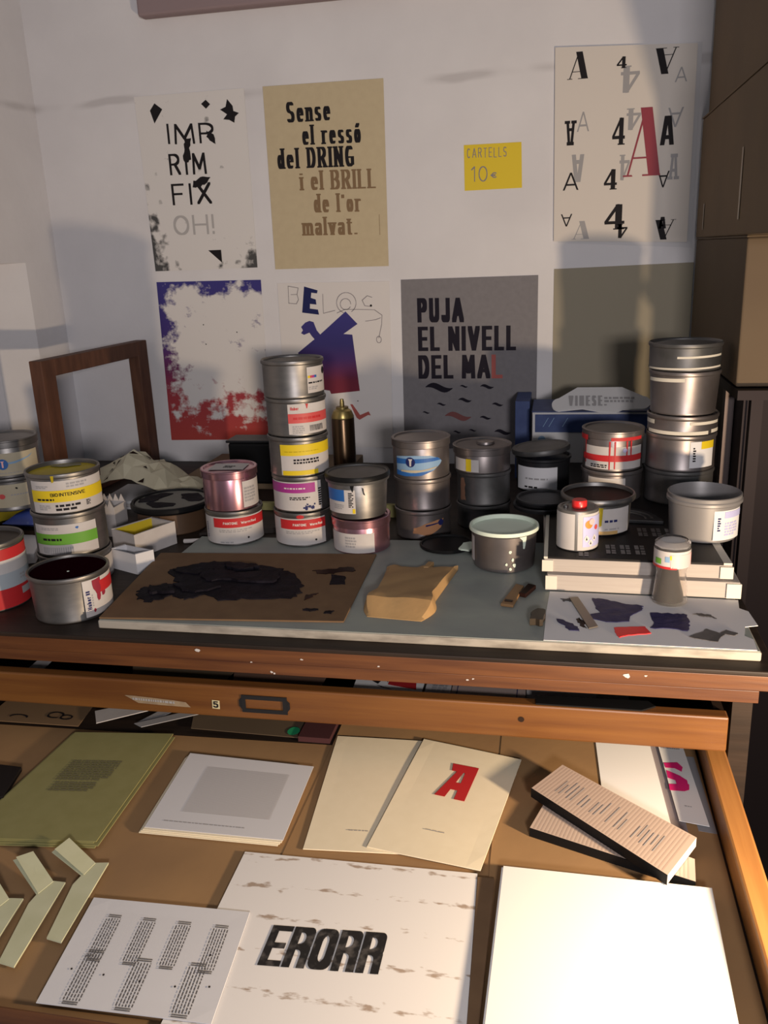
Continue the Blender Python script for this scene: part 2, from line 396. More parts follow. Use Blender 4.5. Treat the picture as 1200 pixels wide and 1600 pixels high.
# ================================================================== THE PLAN CHEST
DZ = .9
chest = empty('plan_chest', (-.5, .5, 0), 'wooden plan chest with dark work top and two drawers pulled open', 'plan chest')
box('work_top', -1.235, .268, -.002, 1.035, .8932, DZ, M_wooddark, chest, .002)
box('front_rail', -1.235, .264, 0, .03, .8731, .8930, M_wood, chest, .0007)
box('apron', -1.235, .247, 0, .03, .8565, .8730, M_wood, chest, .0007)
for x_, z_, s_ in ((-.478, .888, .004), (-.374, .861, .0022), (-.370, .859, .0018), (-.402, .874, .0018), (-.330, .882, .002), (-.108, .866, .002), (-.100, .868, .0015), (.091, .884, .005), (.114, .886, .002), (-.225, .878, .0018)):
    flat('paint_fleck', [rough(arc(x_, z_, s_, s_*.6, 0, 360, 6)[:-1], 1, s_*.3)], lambda x, z: (x, -.0008, z), M_label, chest)
box('side_panel', .224, .248, .03, 1.03, 0, .855, M_wooddark, chest)
box('side_panel', -1.235, -1.21, .03, 1.03, 0, .855, M_wooddark, chest)
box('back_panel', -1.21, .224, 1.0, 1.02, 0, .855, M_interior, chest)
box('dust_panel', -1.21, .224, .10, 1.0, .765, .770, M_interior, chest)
box('plinth', -1.235, .248, .03, .06, 0, .68, M_wooddark, chest)
# nearly closed drawer number five
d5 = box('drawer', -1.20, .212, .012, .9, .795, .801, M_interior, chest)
box('drawer_front', -1.20, .213, -.010, .010, .792, .840, M_wood2, d5, .0025)
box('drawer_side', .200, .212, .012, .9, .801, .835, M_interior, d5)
fy = -.0104
wallmap = lambda y: (lambda x, z: (x, y, z))
lh = []
x0, x1, z0, z1 = -.417, -.352, .803, .829
mesh('label_holder', *(lambda b: b)(([(x0, fy-.0015, z0), (x1, fy-.0015, z0), (x1, fy-.0015, z1), (x0, fy-.0015, z1), (x0+.006, fy-.0015, z0+.006), (x1-.006, fy-.0015, z0+.006), (x1-.006, fy-.0015, z1-.006), (x0+.006, fy-.0015, z1-.006),
   (x0, fy, z0), (x1, fy, z0), (x1, fy, z1), (x0, fy, z1)], [[0, 1, 5, 4], [1, 2, 6, 5], [2, 3, 7, 6], [3, 0, 4, 7], [0, 8, 9, 1], [1, 9, 10, 2], [2, 10, 11, 3], [3, 11, 8, 0]])), M_darkmetal, d5)
flat('label_holder_lug', [[(-.352, .807), (-.348, .812), (-.348, .821), (-.352, .825)], [(-.417, .807), (-.421, .812), (-.421, .821), (-.417, .825)]], wallmap(fy-.001), M_darkmetal, d5)
flat('number_plate', [[(-.461, .805), (-.450, .8045), (-.4495, .8175), (-.4605, .818)]], wallmap(fy-.0006), mat('number_plate_cream', (.52, .46, .28), .6), d5)
flat('number', [[(x-.459, z+.8065) for x, z in p] for p in text_polys('5', .0075, .0100, .0010, .0009, 0)], wallmap(fy-.0012), M_print, d5)
flat('paper_tape', [[(-.592, .8165), (-.580, .8165), (-.520, .8135), (-.500, .8115), (-.493, .804), (-.540, .8045), (-.572, .8055), (-.582, .811)]], wallmap(fy-.0005), mat('aged_tape', (.27, .20, .13), .7, 0, (.20, .14, .09), 80), d5)
flat('tape_writing', [[(x, z-.035*(x+.58)) for x, z in p] for p in dashes(-.580, -.508, .8095, .8145, 1, .003, .7)], wallmap(fy-.0009), M_greyp, d5)
flat('knot', [arc(-.038, .8195, .004, .004, 0, 360, 10)[:-1]], wallmap(fy-.0004), M_interior, d5)
# lower drawer, pulled far out
FLZ = .742
d6 = box('drawer', -1.17, .193, -.462, .42, .735, FLZ, M_wooddark, chest)
box('drawer_side', .193, .219, -.462, .42, .715, .776, M_woodrail, d6, .003)
box('drawer_side', -1.20, -1.17, -.462, .42, .715, .776, M_woodrail, d6, .003)
box('drawer_front', -1.21, .222, -.488, -.462, .700, .7535, M_wood, d6, .003)
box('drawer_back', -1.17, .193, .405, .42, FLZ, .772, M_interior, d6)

def sheet(name, quad, z, th, material, label, cat, group=None, curl=0.0, n=8):
    """thin sheet from its four floor corners (far left, far right, near right, near left), slightly lifted edges if curl"""
    tl, tr, br, bl = [Vector(p) for p in quad]
    v, f = [], []
    for layer in (0, 1):
        for j in range(n+1):
            for i in range(n+1):
                u, t = i/n, j/n
                p = (tl*(1-u)+tr*u)*(1-t)+(bl*(1-u)+br*u)*t
                e = max(abs(u-.5), abs(t-.5))*2
                v.append((p.x, p.y, z+layer*th+curl*max(0, e-.75)**2*16*(.5+.5*math.sin(3*u+5*t))))
    N = (n+1)*(n+1)
    for j in range(n):
        for i in range(n):
            a = j*(n+1)+i
            f.append([N+a, N+a+1, N+a+n+2, N+a+n+1][::-1]); f.append([a, a+1, a+n+2, a+n+1])
    ring = [i for i in range(n+1)]+[j*(n+1)+n for j in range(1, n+1)]+[n*(n+1)+i for i in range(n-1, -1, -1)]+[j*(n+1) for j in range(n-1, 0, -1)]
    for k in range(len(ring)):
        a, b = ring[k], ring[(k+1) % len(ring)]; f.append([a, b, N+b, N+a])
    o = mesh(name, v, f, material); fix(o)
    return tag(o, label, cat, group)
def quadmap(quad, z):
    tl, tr, br, bl = [Vector(p) for p in quad]
    def mp(u, v):   # u to the right 0..1, v upward (away) 0..1
        p = (tl*(1-u)+tr*u)*v+(bl*(1-u)+br*u)*(1-v)
        return (p.x, p.y, z)
    return mp
def norm(polys, w_, h_, ou=0, ov=0): return [[(ou+x/w_, ov+y/h_) for x, y in p] for p in polys]

# kraft lining of the drawer
sheet('lining_paper', [(-1.165, -.002), (-.250, .018), (-.250, -.455), (-1.165, -.458)], FLZ+.0002, .0007, M_kraft, 'brown kraft lining paper on the left of the open drawer floor', 'paper')
sheet('lining_paper', [(-.300, .21), (.0, .21), (.0, -.456), (-.300, -.456)], FLZ+.0010, .0006, M_kraft, 'brown kraft lining paper under the cream cards and the ERORR sheet', 'paper')
sheet('lining_paper', [(-.070, .21), (.190, .21), (.190, -.457), (-.060, -.457)], FLZ+.0017, .0007, M_kraft, 'brown kraft lining paper under the booklets and the white pad', 'paper')
Z0 = FLZ+.0028

# ================================================================== THE BENCH TOP: stone slab
SZ = .913
slab = empty('stone_slab', (-.2, .22, DZ), 'long grey stone ink slab lying on the dark bench', 'slab')
prism('slab_body', [(-.640, .026), (.252, .026), (.252, .425), (-.640, .405)], DZ, SZ-.0008, M_slabedge, slab, .002)
prism('slab_face', [(-.638, .028), (.250, .028), (.250, .423), (-.638, .403)], SZ-.0008, SZ, M_slab, slab)

# ================================================================== INK CANS
def cam_angle(c): return math.atan2(CAM.y-c[1], CAM.x-c[0])
def patch(name, c, r, u0, u1, z0, z1, material, parent, seg=18, slant=0.0):
    """piece of a cylinder skin; u is the sideways place seen from the front, -1..1"""
    th = cam_angle(c)
    def ang(u): return th+(math.asin(max(-1, min(1, u))) if abs(u) <= 1 else math.copysign(math.pi/2+(abs(u)-1), u))
    a0, a1 = ang(u0), ang(u1); v, f = [], []
    for i in range(seg+1):
        a = a0+(a1-a0)*i/seg; s = slant*(i/seg)
        v += [(c[0]+r*math.cos(a), c[1]+r*math.sin(a), z0+s), (c[0]+r*math.cos(a), c[1]+r*math.sin(a), z1+s)]
    for i in range(seg): f.append([2*i, 2*i+2, 2*i+3, 2*i+1])
    return mesh(name, v, f, material, parent, True)
def cylmap(c, r, a0=None):
    th = cam_angle(c) if a0 is None else a0
    def mp(s, z): return (c[0]+r*math.cos(th+s/r), c[1]+r*math.sin(th+s/r), z)
    mp.step = r*.09
    return mp
def can(name, label, c, r, z0, z1, body=M_steel, lid='lid', lidm=None, ink=None, inkdepth=.010, cat='ink can', group='printing ink cans', taper=1.0, lip=1.03):
    h = z1-z0
    o = empty(name, (c[0], c[1], z0), label, cat, group)
    b = r*taper
    prof = [(b*.96, 0), (b*.995, .0015), (b*1.0, .004), (b*.99, .0055), (r*.992, h-.008), (r*lip, h-.0065), (r*(lip+.008), h-.004), (r*lip, h-.0012), (r*(lip-.025), h)]
    if lid == 'open':
        prof += [(r*.965, h-.001), (r*.955, h-.004), (r*.955, h-inkdepth-.004)]
        lathe('body', prof, (*c, z0), body, o)
        lathe('ink', [(r*.952, h-inkdepth-.003), (r*.952, h-inkdepth), (r*.55, h-inkdepth-.001), (r*.01, h-inkdepth-.0005)], (*c, z0), ink, o)
    else:
        prof += [(r*.95, h-.002), (r*.94, h-.0045)]
        lathe('body', prof, (*c, z0), body, o)
        lathe('lid', [(r*.938, h-.0055), (r*.93, h-.0045), (r*.80, h-.0044), (r*.78, h-.0030), (r*.01, h-.0028)], (*c, z0), lidm or body, o)
    o['h'] = h
    del o['h']
    return o
def lidcan(name, label, c, r, z0, z1, body=M_steel, lidm=None, **k):
    """can closed by a shallow cap that grips over the rim"""
    o = empty(name, (c[0], c[1], z0), label, k.get('cat', 'ink can'), k.get('group', 'printing ink cans'))
    h = z1-z0
    lathe('body', [(r*.95, 0), (r*.985, .0015), (r*.985, h-.012), (r*.97, h-.010)], (*c, z0), body, o)
    lathe('lid', [(r*1.0, h-.015), (r*1.025, h-.014), (r*1.025, h-.004), (r*1.04, h-.003), (r*1.04, h-.001), (r*1.01, h), (r*.93, h-.0005), (r*.90, h-.003), (r*.3, h-.002), (r*.01, h-.002)], (*c, z0), lidm or body, o)
    return o
def bars(c, r, z0, z1, s0, s1, rows, parent, material=M_print, ch=.004, name='fine_print'):
    flat(name, dashes(s0, s1, z0, z1, rows, ch), cylmap(c, r), material, parent)
def words(s, c, r, z, h, s0, s1, parent, material, nib=.09, name='lettering'):
    flat(name, [[(x+s0, y+z) for x, y in p] for p in text_polys(s, s1-s0, h, nib*h, nib*.8*h, .10*h)], cylmap(c, r), material, parent)

E_ = .0005
# --- pair: red label can under a pink tin
c = (-.571, .404); r = .0505
o = can('ink_can', 'steel ink can with red banded white label under the pink tin', c, r, SZ, .976)
lb = patch('label', c, r+E_, -1.15, .97, SZ+.004, .966, M_label, o)
patch('colour_band', c, r+2*E_, -.72, .97, .947, .964, M_red, lb)
words('PANTONE', c, r+3*E_, .953, .0045, -.022, .004, lb, M_whitep); words('Warm Red', c, r+3*E_, .953, .0045, .010, .040, lb, M_whitep)
bars(c, r+2*E_, .938, .944, -.030, .030, 2, lb, M_greyp); bars(c, r+2*E_, .918, .922, -.030, .0, 1, lb, M_greyp)
flat('mark', [arc(.022, .926, .002, .002, 0, 360, 8)[:-1]], cylmap(c, r+2*E_), M_print, lb)
flat('side_print', dashes(-.064, -.060, .925, .955, 9, .004), cylmap(c, r+2*E_), M_navy, lb)
c2 = (-.572, .400)
o = lidcan('ink_tin', 'pink metallic tin with white top label on the red labelled can', c2, .0485, .9765, 1.048, M_pink)
lb = patch('label', c2, .0485*.985+E_, .42, 1.25, .981, 1.028, M_label, o)
bars(c2, .0485*.985+2*E_, .990, 1.018, .024, .050, 5, lb, M_greyp, .003)
flat('top_label', [[(c2[0]+x, c2[1]+y) for x, y in [(-.030, -.026), (.034, -.020), (.030, .026), (-.032, .020)]]], lambda x, y: (x, y, 1.0468), M_label, o)
flat('top_print', [[(c2[0]+x, c2[1]+y) for x, y in p] for p in dashes(-.008, .012, -.010, .006, 2, .003)], lambda x, y: (x, y, 1.0473), M_print, o)

# --- the tall stack of five
c = (-.442, .408)
o = can('ink_can', 'red banded white label can at the bottom of the tall five can stack', c, r, SZ, .975)
lb = patch('label', c, r+E_, -1.05, .72, SZ+.004, .965, M_label, o)
patch('colour_band', c, r+2*E_, -.78, .72, .946, .963, M_red, lb)
words('PANTONE', c, r+3*E_, .952, .0045, -.020, .004, lb, M_whitep); words('Warm Red', c, r+3*E_, .952, .0045, .010, .034, lb, M_whitep)
bars(c, r+2*E_, .937, .943, -.034, .028, 2, lb, M_greyp)
flat('mark', [arc(.020, .925, .002, .002, 0, 360, 8)[:-1]], cylmap(c, r+2*E_), M_print, lb)
flat('ink_spot', [arc(-.006, .969, .007, .0035, 0, 360, 10)[:-1]], cylmap(c, r*1.042), M_red, o)
c = (-.441, .410)
o = can('ink_can', 'magenta banded white label can, second from bottom in the tall stack', c, r, .9755, 1.039)
lb = patch('label', c, r+E_, -1.05, .62, .979, 1.030, M_label, o)
patch('colour_band', c, r+2*E_, -1.0, .42, 1.011, 1.028, M_mag, lb)
bars(c, r+3*E_, 1.017, 1.021, -.034, .012, 1, lb, M_whitep)
bars(c, r+2*E_, .998, 1.004, -.024, .012, 2, lb, M_print); flat('side_print', dashes(.028, .034, .985, 1.018, 8, .005), cylmap(c, r+2*E_), M_print, lb)
flat('ink_splash', [rough(arc(x, z, s, s, 0, 360, 7)[:-1], 2, s*.4) for x, z, s in ((.004, .984, .004), (.010, .986, .003), (.016, .984, .0035), (.020, .990, .002), (.007, .990, .002))], cylmap(c, r+2*E_), M_navy, lb)
c = (-.4425, .408)
o = can('ink_can', 'yellow striped white label can in the middle of the tall stack', c, r*1.01, 1.0395, 1.108)
lb = patch('label', c, r*1.01+E_, -.60, .99, 1.043, 1.096, M_label, o)
patch('colour_band', c, r*1.01+2*E_, -.60, .99, 1.077, 1.096, M_yel, lb); patch('colour_band', c, r*1.01+2*E_, -.56, .60, 1.043, 1.051, M_yel, lb)
bars(c, r*1.01+2*E_, 1.062, 1.072, -.010, .036, 2, lb, M_print); bars(c, r*1.01+3*E_, 1.083, 1.085, -.025, .05, 1, lb, M_inky)
c = (-.443, .411)
o = can('ink_can', 'red striped white label can with barcode, second from top of the tall stack', c, r*1.01, 1.1085, 1.173)
lb = patch('label', c, r*1.01+E_, -.28, .97, 1.113, 1.164, M_label, o)
patch('colour_band', c, r*1.01+2*E_, -.28, .97, 1.132, 1.148, M_redpale, lb)
bars(c, r*1.01+3*E_, 1.137, 1.143, -.006, .046, 1, lb, M_red); words('Huber', c, r*1.01+2*E_, 1.154, .0055, -.010, .004, lb, M_red)
flat('barcode', [[(.022+i*.0022, 1.117), (.022+i*.0022+random.choice((.0007, .0014)), 1.117), (.0232+i*.0022, 1.127), (.022+i*.0022, 1.127)] for i in range(13)], cylmap(c, r*1.01+2*E_), M_print, lb)
bars(c, r*1.01+2*E_, 1.114, 1.128, -.008, .012, 4, lb, M_greyp, .003)
flat('ink_drip', [[(.016, 1.164), (.021, 1.164), (.019, 1.156), (.018, 1.156)]], cylmap(c, r*1.01+3*E_), M_red, lb)
c = (-.4435, .408)
o = can('ink_can', 'plain steel can with small colour bar label on top of the tall stack', c, r*1.02, 1.1735, 1.236, M_steel, lidm=M_dull)
lb = patch('label', c, r*1.02+E_, .44, .99, 1.181, 1.224, M_label, o)
for i, m in enumerate((M_yel, M_redpale, M_mag, M_blue)): patch('colour_patch', c, r*1.02+2*E_, .46+.07*i, .53+.07*i, 1.206, 1.210, m, lb)
flat('black_dot', [arc(.066, 1.215, .006, .0062, 0, 360, 14)[:-1]], cylmap(c, r*1.02+2*E_), M_print, lb)
bars(c, r*1.02+2*E_, 1.196, 1.200, .026, .062, 1, lb, M_print); bars(c, r*1.02+2*E_, 1.186, 1.192, .026, .048, 2, lb, M_greyp)

# --- pink tin under a black lidded can
c = (-.329, .377)
o = lidcan('ink_tin', 'pink metallic tin with white label under the black rimmed can', c, .0495, SZ, .973, M_pink)
lb = patch('label', c, .0495*.985+E_, -1.0, .42, SZ+.003, .950, M_label, o)
bars(c, .0495*.985+2*E_, .925, .945, -.030, -.010, 4, lb, M_greyp, .003)
c = (-.333, .380)
o = empty('ink_can', (*c, .9735), 'steel can with inky black rim and blue and white label', 'ink can', 'printing ink cans')
rr = .053
lathe('body', [(rr*.86, 0), (rr*.90, .0015), (rr*.90, .004), (rr*.97, .062), (rr*.95, .064)], (*c, .9735), M_steel, o)
lathe('lid', [(rr*.98, .060), (rr*1.03, .061), (rr*1.05, .066), (rr*1.05, .071), (rr*1.02, .0735), (rr*.94, .0728), (rr*.92, .0705), (rr*.01, .0702)], (*c, .9735), M_dull, o)
lathe('ink_crust', [(rr*1.045, .0655), (rr*1.062, .0665), (rr*1.062, .0705), (rr*1.03, .0743), (rr*.985, .0738), (rr*1.0, .0735)], (*c, .9735), M_black, o, close=False)
lb = patch('label', c, rr*.94+3*E_, -.95, -.10, .985, 1.026, M_label, o); patch('colour_band', c, rr*.94+4*E_, -.95, -.45, 1.006, 1.026, M_blue, lb)
bars(c, rr*.94+4*E_, .992, 1.001, -.046, -.026, 3, lb, M_greyp, .003); patch('colour_patch', c, rr*.94+4*E_, -.20, -.11, .986, .994, M_yel, lb)
flat('barcode', dashes(-.017, -.008, .996, 1.022, 9, .005), cylmap(c, rr*.94+4*E_), M_print, lb)
flat('ink_drip', [rough(p, 2, .0007) for p in ([(-.014, 1.040), (-.006, 1.040), (-.007, 1.030), (-.010, 1.022), (-.012, 1.030)], [(.006, 1.030), (.009, 1.029), (.012, 1.016), (.010, 1.018)], [(.020, 1.040), (.034, 1.040), (.030, 1.036), (.024, 1.035)])], cylmap(c, rr*.98+2*E_), M_black, o)

# --- stack of three with blue oval label
c = (-.240, .500); r3 = .0505
o = can('ink_can', 'worn steel can with torn orange label at the bottom of the blue oval stack', c, r3, DZ, .954, M_plum)
lb = flat('label', [rough([(-.020, .914), (.010, .908), (.034, .922), (.040, .938), (.020, .935), (-.006, .928), (-.018, .922)], 3, .0012)], cylmap(c, r3+E_), mat('torn_orange_label', (.40, .19, .09), .7), o)
flat('print', [rough(arc(.034, .931, .006, .006, 0, 360, 10)[:-1], 1, .0005), [(.004, .926), (.030, .930), (.030, .932), (.004, .929)]], cylmap(c, r3+2*E_), M_navy, lb)
o = can('ink_can', 'unlabelled steel can in the middle of the blue oval stack', (-.240, .502), r3, .9545, 1.012, M_plum)
c = (-.241, .500)
o = lidcan('ink_can', 'lidded steel can with blue oval label on top of a three can stack', c, .0515, 1.0125, 1.083, M_plum)
rl = .0515*.985
lb = flat('label', [[(-.050+.096*(i/20), 1.017+0*i) for i in range(0)] or [(-.052, 1.020), (-.030, 1.019), (0, 1.021), (.022, 1.029), (.036, 1.039), (.040, 1.044), (.034, 1.050), (.016, 1.056), (-.012, 1.057), (-.036, 1.055), (-.052, 1.053)]], cylmap(c, rl+E_), M_lblue, o)
flat('colour_band', [[(-.052, 1.020), (-.030, 1.019), (0, 1.021), (.022, 1.029), (-.020, 1.025), (-.052, 1.029)], [(-.052, 1.040), (.038, 1.047), (.030, 1.052), (-.052, 1.050)]], cylmap(c, rl+2*E_), M_blue, lb)
flat('white_wave', [[(-.040, 1.027), (-.010, 1.026), (.026, 1.033), (.030, 1.036), (0, 1.031), (-.040, 1.030)]], cylmap(c, rl+2.5*E_), M_cream, lb)
flat('emblem', [arc(-.020, 1.045, .009, .009, 0, 360, 16)[:-1]], cylmap(c, rl+3*E_), M_navy, lb); flat('emblem_mark', [[(-.0215, 1.038), (-.0185, 1.038), (-.018, 1.047), (-.016, 1.051), (-.024, 1.051), (-.022, 1.047)]], cylmap(c, rl+4*E_), M_label, lb)

# --- stack of three with the yellow striped label
c = (-.134, .565)
o = can('ink_can', 'dark steel can at the bottom of the dented lid stack', c, .0495, DZ, .946, M_dull)
o = can('ink_can', 'dark steel can with brown torn label in the middle of the dented lid stack', (-.134, .566), .0495, .9465, 1.008, M_dull)
flat('label', [rough([(-.050, .955), (-.036, .955), (-.038, .970), (-.037, .985), (-.040, .998), (-.050, .996)], 3, .001)], cylmap((-.134, .566), .0495+E_), mat('brown_label', (.22, .11, .07), .7), o)
c = (-.136, .563)
o = lidcan('ink_can', 'steel can with small white label and yellow stripe, dented lid on top', c, .0525, 1.0085, 1.056, M_plum)
lb = patch('label', c, .0525*.985+2*E_, -.92, -.12, 1.013, 1.036, M_label, o, slant=-.001); patch('colour_band', c, .0525*.985+3*E_, -.56, -.38, 1.013, 1.036, M_yel, lb)
lathe('dented_knob', [(.017, .0), (.016, .004), (.009, .006), (.001, .0062)], (c[0]+.006, c[1]+.004, 1.0545), M_plum, o)

# --- open can of white ink, its lid and a gob of ink
c = (-.080, .312)
o = empty('ink_can', (*c, SZ), 'open steel can full of white ink standing on the stone slab', 'ink can', 'printing ink cans')
R_ = .0545; h = .066
lathe('body', [(R_*.83, 0), (R_*.88, .0015), (R_*.885, .004), (R_*.95, h-.008), (R_*1.0, h-.006), (R_*1.01, h-.003), (R_*.99, h), (R_*.955, h), (R_*.945, h-.004), (R_*.93, h-.016)], (*c, SZ), M_plum, o)
lathe('ink', [(R_*.935, h-.010), (R_*.94, h-.006), (R_*.5, h-.0062), (R_*.01, h-.006)], (*c, SZ), M_inkw, o)
lathe('ink_smear', [(R_*1.012, h-.0050), (R_*1.018, h-.003), (R_*1.0, h+.0006), (R_*.95, h+.0006), (R_*.935, h-.012)], (*c, SZ), M_inkw, o, close=False)
flat('ink_drip', [[(.022, SZ+h-.004), (.038, SZ+h-.003), (.037, SZ+h-.012), (.034, SZ+h-.026), (.031, SZ+h-.026), (.030, SZ+h-.012)]], cylmap(c, R_*.985), M_inkw, o)
flat('paint_splash', [rough(arc(x, z, s, s*1.4, 0, 360, 7)[:-1], 1, s*.3) for x, z, s in ((.010, .949, .0022), (.014, .936, .002), (.004, .929, .0018), (.016, .927, .0025), (.010, .921, .002))], cylmap(c, R_*.937), M_inkw, o)
patch('label', c, R_*.925+2*E_, -1.25, -.90, .925, .966, M_label, o)
c = (-.182, .389)
o = empty('can_lid', (*c, SZ), 'black round can lid lying flat on the slab behind the white ink', 'lid')
lathe('lid_disc', [(.044, 0), (.0465, .001), (.0470, .004), (.0455, .006), (.0435, .0055), (.042, .003), (.01, .003)], (*c, SZ), M_black, o)
prism('ink_smear', rough([(-.158, .352), (-.140, .345), (-.132, .368), (-.140, .388), (-.154, .380)], 3, .0015), SZ+.0062, SZ+.009, M_inkw, o)

# ================================================================== right hand platform: two pads and a black printed board
PZ = .962
pad = empty('paper_pad', (.12, .42, SZ), 'thick white paper pad with taped corners, lower of two on the slab', 'paper pad', 'stepped pads')
prism('pad_block', [(-.010, .200), (.256, .193), (.256, .80), (-.025, .80)], SZ+.0012, .9385, M_pad, pad, .001)
box('corner_tape', -.0125, .004, .1985, .2012, SZ+.0025, .937, M_tape, pad); box('corner_tape', .238, .2575, .1900, .1945, SZ+.0025, .937, M_tape, pad)
pad = empty('paper_pad', (.12, .42, .9388), 'thick white paper pad with taped corners, upper of two under the black board', 'paper pad', 'stepped pads')
prism('pad_block', [(-.015, .212), (.246, .205), (.246, .80), (-.028, .80)], .9388, PZ-.003, M_pad, pad, .001)
box('corner_tape', -.018, -.002, .2095, .2125, .940, PZ-.0045, M_tape, pad); box('corner_tape', .230, .2475, .2020, .2068, .940, PZ-.0045, M_tape, pad)
bo = prism('printed_board', [(-.012, .213), (.234, .206), (.230, .80), (-.022, .80)], PZ-.0028, PZ, M_blackp)
tag(bo, 'black board printed with pale letter blocks on top of the pads', 'board')
edge = box('white_edge', -.0155, -.010, .212, .44, PZ-.0028, PZ+.0003, M_tape, bo)
prism('white_edge', [(.2345, .206), (.246, .206), (.240, .40), (.229, .40)], PZ-.0028, PZ+.0003, M_tape, bo)
lets = []
for gx, gy, nx, ny in ((.075, .232, 3, 2), (.128, .318, 3, 2), (.035, .218, 1, 1)):
    for i in range(nx):
        for j in range(ny):
            x = gx+i*.021; y = gy+j*.022
            lets += [[(x, y), (x+.006, y), (x+.006, y+.018), (x, y+.018)], [(x+.008, y), (x+.014, y), (x+.014, y+.008), (x+.008, y+.008)], [(x+.008, y+.010), (x+.014, y+.010), (x+.014, y+.018), (x+.008, y+.018)]]
flat('printed_blocks', lets, lambda x, y: (x, y, PZ+.0006), mat('pale_block_print', (.15, .14, .14), .6), bo)

# sheet of white paper in front with ink trials
WP = SZ+.0002
wp = prism('mixing_sheet', [(-.012, .029), (.247, .029), (.249, .060), (.240, .070), (.246, .098), (.263, .104), (.260, .150), (.250, .160), (.254, .189), (-.006, .196), (-.010, .12)], WP, WP+.0008, M_paperd)
tag(wp, 'white mixing sheet with blue, red and grey ink trials on the slab', 'paper')
WT = WP+.0009
def blob(name, pts, material, parent, amp=.002, z=WT, th=.0009, n=4): return prism(name, rough(pts, n, amp), z, z+th, material, parent)
blob('ink_patch', [(.052, .175), (.075, .170), (.095, .160), (.121, .153), (.119, .138), (.104, .118), (.100, .098), (.070, .094), (.054, .102), (.043, .108), (.062, .122), (.058, .145)], M_inkblue, wp)
blob('ink_patch', [(.130, .131), (.160, .130), (.178, .129), (.177, .100), (.172, .077), (.150, .080), (.124, .080), (.132, .098)], M_inkblue, wp)
blob('ink_patch', [(.078, .076), (.100, .080), (.119, .084), (.124, .063), (.100, .056), (.083, .046), (.080, .060)], M_inkred, wp, .001)
blob('ink_patch', [(.170, .058), (.190, .076), (.196, .085), (.216, .069), (.208, .058), (.204, .046), (.186, .050)], M_inkgrey, wp, .001)
blob('ink_patch', [(.211, .074), (.220, .084), (.234, .075), (.226, .066)], M_inkgrey, wp, .001)
blob('ink_patch', [(.004, .096), (.014, .078), (.020, .062), (.034, .060), (.030, .074), (.018, .088)], M_inkblue, wp, .0022)
blob('ink_patch', [(.030, .094), (.038, .074), (.042, .070), (.040, .092), (.034, .104)], M_inkd, wp, .002)
blob('ink_spot', [(.186, .132), (.196, .134), (.208, .130), (.214, .120), (.205, .124), (.196, .126)], M_inkgrey, wp, .0015)
blob('ink_spot', [(.010, .168), (.022, .170), (.026, .160), (.014, .160)], M_inkgrey, wp, .002)
kn = prism('palette_knife', [(.022, .168), (.034, .172), (.058, .074), (.046, .066)], WT+.001, WT+.0028, M_blade)
tag(kn, 'inky steel spatula blade lying across the white mixing sheet', 'spatula')
# --- clear cup with pink label
c = (.160, .176); cup = empty('plastic_cup', (*c, WT), 'clear waisted plastic cup with pink label and brown residue on mixing sheet', 'cup')
M_clear = mat('clear_plastic', (.96, .93, .92), .06); MATS['clear_plastic'].node_tree.nodes['Principled BSDF'].inputs['Transmission Weight'].default_value = .96
M_clear.node_tree.nodes['Principled BSDF'].inputs['IOR'].default_value = 1.12
lathe('cup_wall', [(.0235, 0), (.0245, .002), (.0215, .030), (.020, .045), (.0225, .056), (.0240, .058), (.0240, .088), (.0200, .092), (.0188, .092), (.0225, .087), (.0225, .058), (.0188, .045), (.0202, .030), (.0228, .003)], (*c, WT+.0008), M_clear, cup, 32, close=False)
lathe('residue', [(.0205, .0035), (.0200, .012), (.0145, .032), (.0100, .056), (.0060, .058)], (c[0]-.002, c[1], WT), M_gunk, cup, 20)
lb = patch('label', c, .0246, -1.4, 1.4, .971, .995, M_label, cup); patch('colour_band', c, .0250, -.05, .99, .972, .991, M_pinklabel, lb); patch('colour_band', c, .0250, -1.2, .3, .970, .9735, M_red, lb)
patch('colour_patch', c, .0250, -.85, -.55, .976, .984, M_green, lb); patch('colour_patch', c, .0250, -.35, -.10, .980, .988, M_lblue, lb); patch('colour_patch', c, .0251, -.10, .0, .984, .990, M_yel, lb)
lathe('cup_top', [(.0200, .0), (.0240, .001), (.0235, .0035), (.017, .008), (.01, .0085)], (*c, .997), mat('cloudy_plastic', (.55, .55, .57), .25, .1), cup, 8)

# --- red capped tin and open dark ink can on the board
c = (.033, .268); tin = empty('solvent_tin', (*c, PZ), 'small white round tin with red screw cap on the black board', 'tin')
lathe('body', [(.0295, 0), (.0305, .001), (.0305, .060), (.0295, .062), (.026, .0625), (.025, .061), (.01, .061)], (*c, PZ), mat('tin_grey', (.20, .19, .18), .4, .6), tin)
patch('label', c, .0305+E_, -1.4, -.12, PZ+.002, PZ+.058, M_label, tin, 20); lb = patch('label', c, .0305+E_, .02, 1.3, PZ+.002, PZ+.058, M_label, tin, 16)
patch('colour_panel', c, .0305+2*E_, .26, 1.0, PZ+.007, PZ+.054, M_lav, lb); cm = cylmap(c, .0305+3*E_)
flat('sun_disc', [arc(.018, PZ+.042, .0065, .0065, 0, 360, 14)[:-1]], cm, M_orange, lb)
flat('sun_ring', [arc(.023, PZ+.046, .005, .005, 0, 360, 14)[:-1]], cylmap(c, .0305+4*E_), M_pinklabel, lb)
flat('sun_disc', [arc(.032, PZ+.036, .004, .004, 0, 360, 10)[:-1]], cm, M_redpale, lb)
dm = [(.0145, .020), (.0285, .020), (.0215, .013)]
flat('hazard_diamond', [[(x-.0045, PZ+z), (x, PZ+z-.0058), (x+.0045, PZ+z), (x, PZ+z+.0058)] for x, z in dm], cm, M_whitep, lb)
